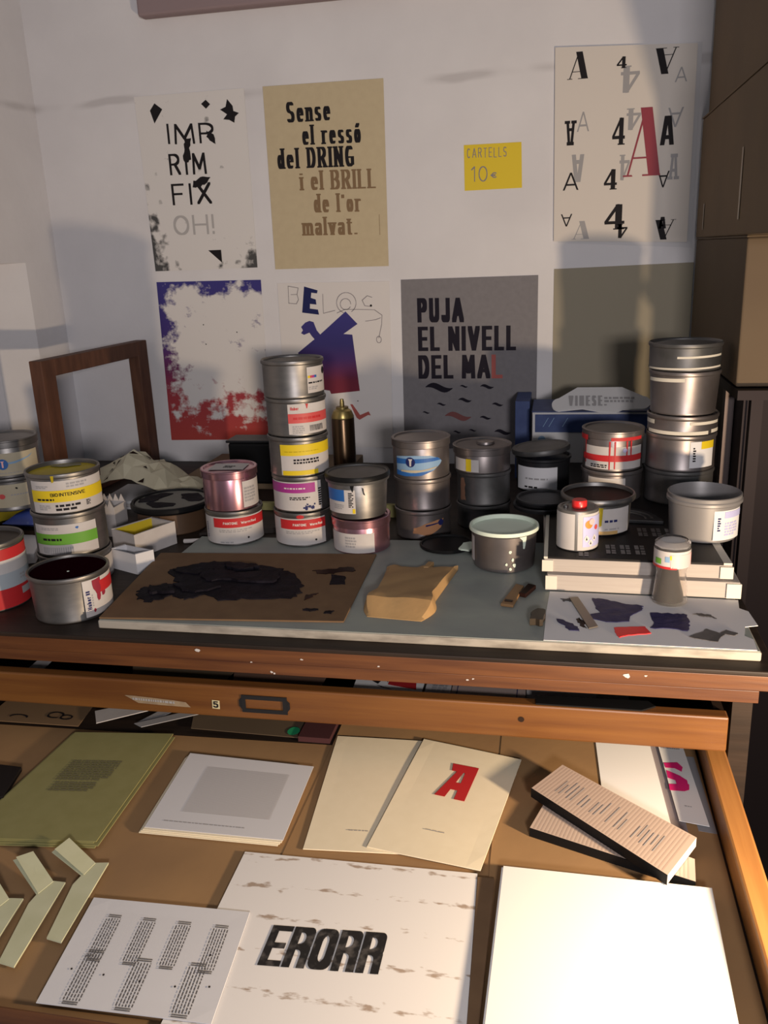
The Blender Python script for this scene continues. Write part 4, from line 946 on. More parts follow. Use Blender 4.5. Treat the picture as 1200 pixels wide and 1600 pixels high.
po = mesh('bag_print', pv, pf, M_inkd, bag); po['kind'] = 'stuff'
# wooden frame standing on edge near the corner
fr = empty('printing_screen', (-1.05, .82, DZ), 'dark empty wooden screen frame standing upright in the wall corner', 'screen')
A, B = Vector((-1.072, .605)), Vector((-1.046, 1.030)); du = (B-A).normalized(); dn = Vector((du.y, -du.x))
def member(name, s0, s1, z0, z1, th=.030):
    p = [A+du*s0, A+du*s1, A+du*s1+dn*th, A+du*s0+dn*th]; prism(name, [tuple(q) for q in p], z0, z1, M_frame, fr, .002)
Lf = (B-A).length
member('stile', 0, .044, DZ, 1.214); member('stile', Lf-.044, Lf, DZ, 1.214); member('top_rail', .0442, Lf-.0442, 1.178, 1.214); member('bottom_rail', .0442, Lf-.0442, DZ, .936)
# spray can and black tin
c = (-.440, .720)
o = empty('spray_can', (*c, DZ), 'dark bronze aerosol can with brass nozzle behind the tall stack', 'spray can')
lathe('body', [(.0225, 0), (.0240, .002), (.0240, .172), (.0232, .174)], (*c, DZ), M_bronze, o)
lathe('shoulder', [(.0236, .1742), (.0238, .177), (.0190, .189), (.0130, .193), (.0130, .197), (.006, .198)], (*c, DZ), M_brass, o); lathe('nozzle', [(.0050, .1982), (.0048, .206), (.0036, .213), (.0015, .2135)], (*c, DZ), M_brass, o, 16)
o = empty('black_tin', (-.655, .745, .9165), 'black square tin standing behind the pink tin', 'tin')
box('tin_body', -.705, -.605, .730, .790, .9245, 1.016, M_black, o, .006); box('tin_rim', -.708, -.602, .727, .793, 1.0165, 1.022, M_darkmetal, o, .002); patch('label', (-.655, .752), .0001, 0, .1, .94, .95, M_black, o)

# ================================================================== cartons at the right
def carton(name, label, x0, x1, y0, y1, z0, z1, m, seam=True):
    o = empty(name, ((x0+x1)/2, (y0+y1)/2, z0), label, 'carton', 'stacked cardboard cartons')
    box('carton_body', x0, x1, y0, y1, z0, z1-.003, m, o, .003)
    box('top_flap', x0-.001, (x0+x1)/2-.002, y0-.001, y1, z1-.003, z1, m, o); box('top_flap', (x0+x1)/2+.002, x1+.001, y0-.001, y1, z1-.003, z1, m, o)
    return o
o = carton('cardboard_carton', 'brown cardboard carton at the bottom of the carton pile', .286, .82, .490, 1.03, 1.167, 1.404, M_boxc)
flat('packing_tape', [[(.45, 1.33), (.62, 1.33), (.62, 1.38), (.45, 1.38)]], wallmap(.4890), M_boxd, o)
o = carton('cardboard_carton', 'brown cardboard carton with tape strips in the middle of the pile', .284, .90, .22, 1.03, 1.4045, 1.642, M_boxd)
mt = mat('carton_tape', (.26, .20, .14), .35)
for y0_, z0_, z1_ in ((.560, 1.43, 1.54), (.93, 1.42, 1.47)): mesh('tape_strip', [(.2828, y0_, z0_), (.2828, y0_+.012, z0_), (.2828, y0_+.012, z1_), (.2828, y0_, z1_)], [[0, 1, 2, 3]], mt, o)
o = carton('cardboard_carton', 'brown cardboard carton on top of the carton pile', .294, .95, .18, 1.03, 1.6445, 2.12, M_boxd)
mesh('round_patch', [(.2928, .36+.13*math.cos(math.radians(a)), 1.775+.11*math.sin(math.radians(a))) for a in range(0, 360, 15)], [list(range(24))], M_boxc, o)
rk = empty('metal_rack', (.6, .7, 0), 'dark metal rack carrying the cardboard cartons right of the bench', 'rack')
box('shelf', .284, .95, .46, 1.03, 1.150, 1.1655, M_rack, rk)
box('side_plate', .300, .306, .49, 1.03, 0, 1.1498, M_rack, rk)
box('back_plate', .3062, .95, .62, .626, 0, 1.1498, M_rack, rk)
box('post', .284, .299, .560, .585, 0, 1.1498, M_post, rk); box('post', .930, .95, .46, .485, 0, 1.1498, M_post, rk); box('post', .307, .325, .465, .485, 0, 1.1498, M_rack, rk)

# ================================================================== posters on the wall
def poster(name, label, q, material, th=.0012, y=WY-.0003, cat='poster', group='posters on the wall', bow=.0):
    n = len(q)
    v = [(x, y, z) for x, z in q]+[(x, y-th, z) for x, z in q]
    f = [list(range(n)), list(range(n, 2*n))[::-1]]+[[i, (i+1) % n, n+(i+1) % n, n+i] for i in range(n)]
    o = mesh(name, v, f, material); fix(o)
    return tag(o, label, cat, group), wallmap(y-th-.0006)
def line(s, x0, z0, x1, z1, h, a, b, gap=.0, serif=0.0, jitter=0.0, space=.30):
    W_ = x1-x0; k = (z1-z0)/W_
    return [[[(x0+x, z0+y+x*k) for x, y in p] for p in g] for g in text_polys(s, W_, h, a*h, b*h, gap*h, space, serif*h, jitter, True)]
# -- IMPRIM FIX OH! (smudged)
def smudge_material():
    m = mat('smudged_poster_paper', (0.69, 0.6555, 0.644), .8); nt, b = nodes(m)
    tc = nt.nodes.new('ShaderNodeTexCoord'); sep = nt.nodes.new('ShaderNodeSeparateXYZ'); nt.links.new(tc.outputs['Generated'], sep.inputs[0])
    nz = nt.nodes.new('ShaderNodeTexNoise'); nz.inputs['Scale'].default_value = 38; nz.inputs['Detail'].default_value = 8; nt.links.new(tc.outputs['Object'], nz.inputs['Vector'])
    def M(op, a, c_=0.0, d=None):
        n = nt.nodes.new('ShaderNodeMath'); n.operation = op
        for i, q in enumerate((a, c_)):
            if isinstance(q, (int, float)): n.inputs[i].default_value = q
            else: nt.links.new(q, n.inputs[i])
        return n.outputs[0]
    u, v_ = sep.outputs['X'], sep.outputs['Z']
    left = M('MULTIPLY', M('MAXIMUM', M('SUBTRACT', .20, u), 0), M('MULTIPLY', M('MAXIMUM', M('SUBTRACT', .62, v_), 0), 9.0))
    right = M('MULTIPLY', M('MAXIMUM', M('SUBTRACT', u, .82), 0), M('MULTIPLY', M('MAXIMUM', M('SUBTRACT', .20, v_), 0), 28.0))
    bot = M('MULTIPLY', M('MAXIMUM', M('SUBTRACT', .12, v_), 0), 1.2)
    s = M('ADD', M('ADD', left, right), bot)
    fac = M('MULTIPLY', M('MAXIMUM', M('SUBTRACT', M('ADD', s, M('MULTIPLY', nz.outputs['Fac'], 2.0)), 1.30), 0), 3.0); fac = M('MINIMUM', fac, .95)
    mx = nt.nodes.new('ShaderNodeMix'); mx.data_type = 'RGBA'; nt.links.new(fac, mx.inputs[0]); mx.inputs[6].default_value = (.69, .66, .65, 1); mx.inputs[7].default_value = (.03, .03, .033, 1)
    nt.links.new(mx.outputs[2], b.inputs['Base Color'])
    return m
o, mp = poster('poster', 'white smudged poster with hand drawn letters IMPRIM FIX OH!', [(-.986, 1.771), (-.715, 1.771), (-.716, 1.378), (-.980, 1.378)], smudge_material())
pol = []
for a in (('IMP', -.912, 1.664, -.796, 1.660, .044), ('RIM', -.915, 1.595, -.822, 1.594, .047), ('FIX', -.916, 1.529, -.816, 1.528, .048)): pol += line(*a, .060, .050, .26, jitter=.02)
letters('letter', pol, mp, M_print, o)
letters('faded_letter', line('OH!', -.920, 1.460, -.816, 1.459, .045, .06, .05, .2), mp, mat('faint_print', (.42, .40, .40), .7), o)
shp = [[(-.936, 1.754), (-.918, 1.74), (-.941, 1.711), (-.949, 1.739)], [(-.809, 1.753), (-.799, 1.743), (-.81, 1.734), (-.821, 1.745)], [(-.757, 1.751), (-.745, 1.736), (-.744, 1.725), (-.731, 1.72), (-.741, 1.713), (-.744, 1.70), (-.756, 1.707), (-.77, 1.709), (-.76, 1.719), (-.776, 1.73), (-.762, 1.735)], [(-.837, 1.422), (-.804, 1.422), (-.804, 1.392)]]
blots = [[(-.871, 1.676), (-.853, 1.672), (-.861, 1.654), (-.859, 1.627), (-.871, 1.622), (-.879, 1.631), (-.871, 1.652)], [(-.859, 1.579), (-.838, 1.588), (-.816, 1.586), (-.824, 1.574), (-.843, 1.567), (-.86, 1.565)], [(-.815, 1.689), (-.798, 1.677), (-.793, 1.657), (-.802, 1.663), (-.813, 1.673)]]
letters('black_shape', [[p] for p in shp], mp, M_print, o); letters('ink_blot', [[rough(p, 3, .0022)] for p in blots], wallmap(WY-.0003-.0012-.0008), M_print, o)
# -- Sense el ressó
o, mp = poster('poster', 'buff poster with black and bronze serif type about DRING and BRILL', [(-.670, 1.771), (-.391, 1.768), (-.394, 1.370), (-.671, 1.372)], M_sense)
blk = []
for a in (('Sense', -.618, 1.692, -.515, 1.691, .043), ('el ressó', -.584, 1.643, -.447, 1.640, .042), ('del DRING', -.647, 1.595, -.465, 1.591, .044)): blk += line(*a, .088, .040, .11, serif=.045, space=.44)
brn = []
for a in (('i el BRILL', -.596, 1.546, -.417, 1.542, .042), ("de l'or", -.566, 1.496, -.454, 1.493, .041), ('malvat.', -.597, 1.446, -.465, 1.443, .041)): brn += line(*a, .088, .040, .11, serif=.045, space=.44)
letters('black_letter', blk, mp, M_print, o); letters('bronze_letter', brn, mp, M_brownprint, o)
flat('side_credit', dashes(-.4125, -.4110, 1.440, 1.485, 14, .002, .6), mp, M_brownprint, o)
# -- price note
o, mp = poster('price_note', 'small yellow card handwritten CARTELLS 10€', [(-.215, 1.621), (-.089, 1.620), (-.087, 1.526), (-.214, 1.526)], M_yelcard, .0008, cat='card', group=None)
letters('handwritten_character', line('CARTELLS', -.208, 1.594, -.121, 1.592, .020, .035, .035, .20, jitter=.05)+line('10', -.199, 1.544, -.163, 1.543, .032, .03, .03, .25)+line('€', -.156, 1.548, -.142, 1.548, .018, .05, .05, 0), mp, M_pencil, o)
# -- A and 4 poster (thick, with another sheet behind)
tag(poster('poster', 'white sheet hanging behind the poster of scattered letters', [(-.010, 1.795), (.276, 1.788), (.279, 1.385), (-.006, 1.406)], M_paperd, .001)[0])
o, mp = poster('poster', 'white poster of scattered black and grey letters A and 4 with one red A', [(-.020, 1.799), (.266, 1.785), (.268, 1.397), (-.016, 1.410)], M_a4, .005, y=WY-.002)
def glyphA(style, w_, h_):
    if style == '4': return nibline([(.70*w_, 0), (.70*w_, h_)], .17*w_, 0)+nibline([(.66*w_, h_*.98), (.06*w_, h_*.30)], .07*w_, .03*h_)+[[(0, .22*h_), (w_, .22*h_), (w_, .34*h_), (0, .34*h_)], [(.45*w_, 0), (w_, 0), (w_, .05*h_), (.45*w_, .05*h_)]]
    if style == 'thin': return nibline([(.05*w_, 0), (.5*w_, h_)], .06*w_, 0)+nibline([(.5*w_, h_), (.95*w_, 0)], .06*w_, 0)+[[(.2*w_, .26*h_), (.8*w_, .26*h_), (.8*w_, .36*h_), (.2*w_, .36*h_)]]
    if style == 'heavy': return nibline([(.17*w_, 0), (.42*w_, h_)], .16*w_, 0)+nibline([(.58*w_, h_), (.83*w_, 0)], .16*w_, 0)+[[(.3*w_, .2*h_), (.7*w_, .2*h_), (.7*w_, .34*h_), (.3*w_, .34*h_)]]
    if style == 'slab': return nibline([(.24*w_, 0), (.40*w_, h_)], .11*w_, 0)+nibline([(.60*w_, h_), (.76*w_, 0)], .11*w_, 0)+[[(.3*w_, .3*h_), (.7*w_, .3*h_), (.7*w_, .42*h_), (.3*w_, .42*h_)], [(0, 0), (.45*w_, 0), (.45*w_, .12*h_), (0, .12*h_)], [(.55*w_, 0), (w_, 0), (w_, .12*h_), (.55*w_, .12*h_)], [(.2*w_, .86*h_), (.8*w_, .86*h_), (.8*w_, h_), (.2*w_, h_)]]
    return nibline([(.12*w_, 0), (.52*w_, .92*h_)], .025*w_, 0)+nibline([(.56*w_, h_), (.84*w_, 0)], .155*w_, 0)+[[(.24*w_, .26*h_), (.74*w_, .26*h_), (.74*w_, .285*h_), (.24*w_, .285*h_)], [(0, 0), (.26*w_, 0), (.24*w_, .025*h_), (0, .025*h_)], [(.52*w_, 0), (w_, 0), (w_, .025*h_), (.52*w_, .025*h_)]]
GL = [('fat', .006, .049, 1.735, 1.787, 'd', 0), ('4', .107, .127, 1.749, 1.771, 'd', 0), ('4', .116, .154, 1.702, 1.753, 'g', 1), ('fat', .184, .23, 1.732, 1.781, 'd', 1), ('thin', .225, .249, 1.715, 1.743, 'g', 0), ('slab', .003, .028, 1.606, 1.655, 'd', 1), ('thin', .029, .054, 1.632, 1.671, 'g', 0), ('4', .103, .129, 1.601, 1.654, 'd', 0), ('4', .131, .16, 1.629, 1.671, 'g', 1), ('heavy', .201, .23, 1.595, 1.652, 'd', 0), ('thin', .215, .246, 1.629, 1.667, 'g', 1), ('heavy', .019, .046, 1.531, 1.587, 'g', 1), ('thin', .002, .035, 1.515, 1.551, 'd', 0), ('4', .089, .116, 1.512, 1.553, 'd', 0), ('4', .12, .141, 1.53, 1.581, 'g', 1), ('slab', .22, .244, 1.526, 1.577, 'g', 0), ('thin', .2, .224, 1.511, 1.544, 'd', 1), ('thin', -.001, .023, 1.44, 1.466, 'd', 1), ('fat', .023, .061, 1.412, 1.45, 'g', 0), ('4', .093, .135, 1.429, 1.481, 'd', 0), ('4', .12, .142, 1.411, 1.44, 'd', 1), ('fat', .2, .243, 1.404, 1.445, 'd', 1), ('heavy', .207, .223, 1.427, 1.451, 'd', 0), ('fat', .128, .205, 1.536, 1.671, 'r', 0)]
for key, m_, dy in (('g', M_greyp, 0), ('d', M_print, .0003), ('r', M_redprint, .0006)):
    pol = []
    for s, x0, x1, z0, z1, k_, inv in GL:
        if k_ != key: continue
        pol.append([[((x1-x if inv else x0+x), (z1-y if inv else z0+y)) for x, y in p] for p in glyphA(s, x1-x0, z1-z0)])
    letters({'g': 'grey_letter', 'd': 'black_letter', 'r': 'red_letter'}[key], pol, wallmap(WY-.002-.005-.0004-dy), m_, o)
# -- blue to red gradient print
def gradient_material(name, cover):
    m = mat(name, (.6, .57, .56), .8); nt, b = nodes(m)
    tc = nt.nodes.new('ShaderNodeTexCoord'); sep = nt.nodes.new('ShaderNodeSeparateXYZ'); nt.links.new(tc.outputs['Generated'], sep.inputs[0])
    rp = nt.nodes.new('ShaderNodeValToRGB'); e = rp.color_ramp.elements
    e[0].position = .0; e[0].color = (.42, .05, .04, 1); e[1].position = 1.0; e[1].color = (.035, .03, .20, 1)
    for ps, cc_ in ((.30, (.34, .035, .05, 1)), (.48, (.13, .018, .10, 1)), (.62, (.045, .022, .16, 1))) if cover else ((.16, (.15, .012, .035, 1)), (.42, (.05, .016, .12, 1)), (.60, (.026, .02, .14, 1))):
        q = e.new(ps); q.color = cc_
    if not cover: e[0].color = (.17, .012, .03, 1)
    nt.links.new(sep.outputs['Z'], rp.inputs[0])
    if not cover: nt.links.new(rp.outputs[0], b.inputs['Base Color']); return m
    nz = nt.nodes.new('ShaderNodeTexNoise'); nz.inputs['Scale'].default_value = 19; nz.inputs['Detail'].default_value = 9; nz.inputs['Roughness'].default_value = .60
    mpn = nt.nodes.new('ShaderNodeMapping'); mpn.inputs['Scale'].default_value = (1.0, 1, 1.2); nt.links.new(tc.outputs['Object'], mpn.inputs[0]); nt.links.new(mpn.outputs[0], nz.inputs['Vector'])
    def M(op, a, c_=0.0):
        n = nt.nodes.new('ShaderNodeMath'); n.operation = op
        for i, q in enumerate((a, c_)):
            if isinstance(q, (int, float)): n.inputs[i].default_value = q
            else: nt.links.new(q, n.inputs[i])
        return n.outputs[0]
    u, v_ = sep.outputs['X'], sep.outputs['Z']
    top = M('MULTIPLY', M('MAXIMUM', M('SUBTRACT', v_, .88), 0), 6.0)
    left = M('MULTIPLY', M('MAXIMUM', M('SUBTRACT', .22, u), 0), 4.2)
    low = M('MULTIPLY', M('MAXIMUM', M('SUBTRACT', .40, v_), 0), 2.3)
    s = M('ADD', M('MAXIMUM', M('MAXIMUM', top, left), low), M('MULTIPLY', M('SUBTRACT', nz.outputs['Fac'], .5), 3.0))
    fac = M('MINIMUM', M('MAXIMUM', M('MULTIPLY', M('SUBTRACT', s, .26), 3.2), 0), 1.0)
    mx = nt.nodes.new('ShaderNodeMix'); mx.data_type = 'RGBA'; nt.links.new(fac, mx.inputs[0]); mx.inputs[6].default_value = (.69, .66, .655, 1); nt.links.new(rp.outputs[0], mx.inputs[7])
    nt.links.new(mx.outputs[2], b.inputs['Base Color'])
    return m
o, mp = poster('poster', 'white poster with brushed blue edge fading to red at the bottom', [(-.981, 1.352), (-.710, 1.349), (-.714, .956), (-.988, .953)], gradient_material('brushed_gradient', True))
flat('ink_specks', [arc(x, z, .0016, .0016, 0, 360, 6)[:-1] for x, z in ((-.868, 1.246), (-.782, 1.226), (-.866, 1.198))], mp, M_print, o)
# -- BELOC
o, mp = poster('poster', 'white poster with BELOC lettering, tap drawing and violet cut paper shapes', [(-.669, 1.340), (-.394, 1.336), (-.399, .936), (-.672, .938)], mat('beloc_poster_paper', (0.6785, 0.644, 0.6382), .8))
flat('blue_letter', [[(-.602, 1.33), (-.569, 1.32), (-.571, 1.313), (-.585, 1.315), (-.587, 1.303), (-.575, 1.299), (-.574, 1.287), (-.59, 1.289), (-.591, 1.278), (-.571, 1.275), (-.569, 1.263), (-.611, 1.269)]], mp, M_navy, o)
gm = gradient_material('violet_red_gradient', False)
flat('gradient_shape', [[(-.503, 1.269), (-.475, 1.239), (-.511, 1.216), (-.489, 1.214), (-.477, 1.078), (-.550, 1.071), (-.553, 1.079), (-.595, 1.086), (-.625, 1.150), (-.628, 1.173), (-.584, 1.205), (-.590, 1.212), (-.596, 1.221), (-.61, 1.216), (-.617, 1.22), (-.612, 1.227), (-.616, 1.235), (-.605, 1.245), (-.594, 1.249), (-.584, 1.246), (-.577, 1.226), (-.569, 1.216)]], mp, gm, o)
flat('red_zigzag', [[(-.503, 1.045), (-.497, 1.045), (-.479, 1.018), (-.488, 1.011)], [(-.479, 1.018), (-.457, 1.027), (-.459, 1.018), (-.481, 1.006), (-.488, 1.011)], [(-.457, 1.027), (-.452, 1.017), (-.459, 1.018)]], mp, M_reddull, o)
for pth in ([(-.642, 1.332), (-.643, 1.292)], [(-.642, 1.332), (-.617, 1.327), (-.621, 1.312), (-.636, 1.312)], [(-.621, 1.312), (-.618, 1.300), (-.624, 1.29), (-.643, 1.292)], [(-.557, 1.311), (-.558, 1.266), (-.529, 1.272)], arc(-.5, 1.289, .024, .024, -60, 250, 18), arc(-.502, 1.286, .013, .013, 0, 330, 14), [(-.437, 1.300), (-.448, 1.304), (-.461, 1.294), (-.455, 1.281), (-.44, 1.279)], [(-.524, 1.266), (-.504, 1.274), (-.472, 1.273), (-.432, 1.271), (-.414, 1.258), (-.416, 1.236), (-.424, 1.205)], [(-.455, 1.245), (-.430, 1.248), (-.418, 1.252)], arc(-.424, 1.201, .006, .008, 0, 360, 10)):
    flat('pencil_line', nibline(pth, .0006, .0006), mp, M_pencil, o)
flat('ink_dot', [arc(-.440, 1.281, .0028, .0028, 0, 360, 8)[:-1], arc(-.483, 1.053, .0015, .0015, 0, 360, 6)[:-1]], mp, M_print, o)
# -- PUJA EL NIVELL DEL MAL
o, mp = poster('poster', 'grey poster PUJA EL NIVELL DEL MAL with dark wave shapes below', [(-.366, 1.338), (-.049, 1.338), (-.050, .935), (-.370, .935)], M_greyposter)
M_puja = mat('ink_blue_black', (0.011, 0.009, 0.0175), .6, spec=0.1)
pol = line('PUJA', -.329, 1.239, -.219, 1.237, .056, .088, .075, .085)+line('EL NIVELL', -.329, 1.172, -.098, 1.170, .057, .088, .075, .085, space=.36)+line('DEL MA', -.330, 1.106, -.158, 1.105, .056, .088, .075, .085, space=.36)
letters('letter', pol, mp, M_puja, o); letters('red_letter', line('L', -.155, 1.105, -.129, 1.105, .056, .088, .075), mp, M_reddull, o)
def wave(x, z, L_): 
    k = L_*.00146/2
    top = [(x-k+2*k*i/10, z+.30*k*math.sin(math.pi*2*i/10*.9+.3)*.6+.22*k*math.sin(math.pi*i/10)) for i in range(11)]; bot = [(x-k+2*k*i/10, z+.30*k*math.sin(math.pi*2*i/10*.9+.3)*.6-.22*k*math.sin(math.pi*i/10)-.05*k) for i in range(10, -1, -1)]
    return top+bot
wv = [(-.281, 1.085, 45), (-.221, 1.087, 13), (-.166, 1.086, 22), (-.219, 1.054, 22), (-.276, 1.044, 15), (-.141, 1.043, 18), (-.314, 1.024, 12), (-.170, 1.011, 18), (-.239, .976, 13), (-.201, .980, 12), (-.129, .976, 27)]
letters('wave', [[wave(*a)] for a in wv], mp, M_puja, o); flat('red_wave', [wave(-.236, 1.015, 43)], mp, mat('dark_red_wave', (.15, .035, .035), .6), o)
# -- plain beige
poster('poster', 'plain beige brown poster without print below the letter poster', [(-.014, 1.350), (.286, 1.354), (.287, .94), (-.014, .94)], M_beige)

# ================================================================== papers in the open drawer
def sheetmap(q, z): return quadmap(q, z)
# olive stack
OQ = [(-.678, -.012), (-.532, .003), (-.522, -.233), (-.690, -.250)]
for k in range(4):
    dx, dy = (.004*math.sin(k*2.1), -.0035*(3-k)+.002)
    q = [(x+dx, y+dy*.6) for x, y in OQ] if k < 3 else OQ
    o = sheet('olive_sheet', q, Z0+.0016*k, .0013, M_olive, ('blank olive paper sheet at the very bottom of the olive pile', 'blank olive paper sheet second from the bottom of the olive pile', 'blank olive paper sheet directly under the printed olive sheet', 'olive paper sheet with grey text block on top of its pile')[k], 'paper', 'pile of olive sheets', .0002)
mp = quadmap(OQ, Z0+.0016*3+.0013+.0008)
flat('text_block', dashes(.27, .72, .50, .70, 9, .03, .7)+dashes(.30, .66, .40, .49, 4, .03, .7), mp, mat('olive_grey_print', (.14, .128, .066), .7), o)
# black booklet at left
tag(prism('black_booklet', [(-.80, -.10), (-.704, -.105), (-.688, -.17), (-.80, -.20)], Z0, Z0+.007, M_blackp, None, .0008), 'black booklet at the left picture edge in the drawer', 'booklet')
# grid print on cream sheets
GQ = [(-.488, -.039), (-.309, -.047), (-.304, -.197), (-.478, -.198)]
for k in range(3):
    q = [(x-.005+.002*k, y-.006+.0015*k) for x, y in GQ]
    sheet('cream_sheet', q, Z0+.0013*k, .0011, M_creamp, ('cream sheet at the bottom of the pile under the grid print', 'cream sheet in the middle of the pile under the grid print', 'cream sheet directly under the white grid print')[k], 'paper', 'cream sheets under the grid print')
o = sheet('grid_print', GQ, Z0+.0040, .0007, M_paperd, 'white print with fine grey line grid lying on cream sheets', 'print')
mp = quadmap(GQ, Z0+.0047+.0006)
ln = []
for i in range(46):
    v_ = .22+.62*i/46; ln.append([(.20, v_-.004), (.85, v_-.001), (.85, v_+.0045), (.20, v_+.0015)])
flat('line_grid', ln, mp, mat('grid_grey', (.50, .49, .51), .7), o); flat('caption', dashes(.11, .84, .085, .098, 1, .02), mp, M_greyp, o)
# cream cards
C1 = [(-.297, .036), (-.172, .039), (-.160, -.196), (-.278, -.204)]
o = sheet('cream_card', C1, Z0, .0012, M_creamp, 'blank cream card lying under the card with the red A', 'card', 'cream cards', .0003)
flat('caption', dashes(.40, .62, .145, .155, 1, .03), quadmap(C1, Z0+.0022), M_greyp, o)
C2 = [(-.174, .041), (-.038, .008), (-.073, -.213), (-.205, -.192)]
o = sheet('cream_card', C2, Z0+.0018, .0014, M_creamp, 'cream card printed with a red slab letter A', 'card', 'cream cards', .0006)
mp = quadmap(C2, Z0+.0044)
flat('red_letter', [[(.475, .77), (.535, .77), (.455, .50), (.355, .50)], [(.545, .78), (.650, .78), (.645, .495), (.545, .495)], [(.395, .815), (.650, .82), (.650, .745), (.415, .745)], [(.43, .575), (.60, .575), (.60, .645), (.45, .645)]], mp, M_red, o)
flat('caption', dashes(.42, .62, .205, .215, 1, .03), mp, M_greyp, o)
# two booklets with black spines
def booklet(label, q, z, th, k):
    o = empty('booklet', (sum(p[0] for p in q)/4, sum(p[1] for p in q)/4, z), label, 'booklet', 'striped booklets')
    prism('pages', q, z, z+th, M_label, o, .0004)
    mp = quadmap(q, z+th+.0006)
    prism('cover', q, z+th, z+th+.0005, M_book, o)
    tl, tr, br, bl = [Vector(p) for p in q]; nrm = (bl-tl).normalized()*.0012
    prism('spine', [tuple(bl), tuple(br), tuple(br+nrm), tuple(bl+nrm)], z, z+th+.0005, M_black, o)
    st_ = []
    for i in range(40):
        u = .02+.96*i/40; st_.append([(u, .02), (u+.010, .02), (u+.010, .98), (u, .98)])
    flat('cover_stripes', st_, mp, M_stripe, o)
    return o, mp
o, mp = booklet('rose striped booklet with black spine, lower of the crossed pair', [(-.006, -.092), (.156, -.170), (.152, -.206), (-.022, -.142)], Z0, .0105, 0)
o, mp = booklet('rose striped booklet with black spine, upper of the crossed pair', [(.015, -.028), (.160, -.150), (.122, -.216), (-.022, -.083)], Z0+.0118, .0115, 1)
flat('cover_text', [[(u, v0), (u+.006, v0), (u+.006, v1), (u, v1)] for i in range(26) for u, v0, v1 in [(.10+.03*i, .25+.1*(i % 3 == 0), .55+.2*random.random())] if random.random() < .7], lambda a, b_: tuple(Vector(mp(a, b_))+Vector((0, 0, .0004))), M_greyp, o)
# sheets at the back right
sheet('white_sheet', [(.056, .20), (.126, .20), (.140, -.100), (.066, -.110)], Z0, .0010, M_paper, 'blank white sheet partly under the crossed booklets', 'paper')
sheet('grey_sheet', [(.118, .205), (.150, .205), (.158, -.112), (.130, -.108)], Z0-.0004, .0003, mat('mauve_grey_paper', (.26, .22, .23), .8), 'mauve grey sheet edge beside the pink letter sheet', 'paper')
PINK_S = [[(0.1451, 0.0269), (0.1628, 0.0301), (0.168, 0.0197), (0.1654, 0.0091), (0.1577, 0.0159), (0.1465, 0.0159)], [(0.1466, 0.0105), (0.15, 0.0086), (0.1625, -0.0005), (0.1697, -0.0093), (0.1696, -0.0292), (0.1633, -0.033), (0.156, -0.0187), (0.1553, -0.0113), (0.1466, -0.0065)], [(0.1463, -0.02), (0.1552, -0.0188), (0.1629, -0.0102), (0.1711, -0.018), (0.1696, -0.0292), (0.1633, -0.0334), (0.1461, -0.0332)]]
SQ = [(.141, .10), (.173, .10), (.183, -.098), (.150, -.092)]
sheet('grey_sheet', [(.165, .05), (.186, .05), (.190, -.108), (.170, -.105)], Z0-.0004, .0003, mat('slate_paper', (.24, .24, .26), .8), 'slate grey sheet edge along the drawer rail', 'paper')
o = sheet('letter_sheet', SQ, Z0+.0012, .0009, M_paper, 'white sheet with a large pink letter S by the drawer rail', 'print')
mp = quadmap(SQ, Z0+.0012+.0009+.0006)
flat('pink_letter', PINK_S, lambda x, y: (x, y, Z0+.0027), M_pinkink, o)
flat('caption', dashes(.34, .62, .155, .165, 1, .06)+dashes(.1, .85, .80, .83, 2, .05), mp, M_greyp, o)
# blank white pad
pd = empty('white_pad', (.055, -.33, Z0), 'large blank white paper pad in the near right of the drawer', 'paper pad')
prism('pad_sheets', [(-.050, -.212), (.166, -.214), (.160, -.448), (-.054, -.450)], Z0, Z0+.010, M_paper, pd, .0006)
prism('top_sheet', [(-.048, -.211), (.167, -.213), (.161, -.449), (-.052, -.451)], Z0+.0102, Z0+.0108, M_paper, pd)
tag(prism('grey_board', [(-.075, -.222), (-.057, -.222), (-.057, -.452), (-.066, -.452)], Z0, Z0+.0022, M_card), 'brown grey board strip between the ERORR sheet and the white pad', 'board')
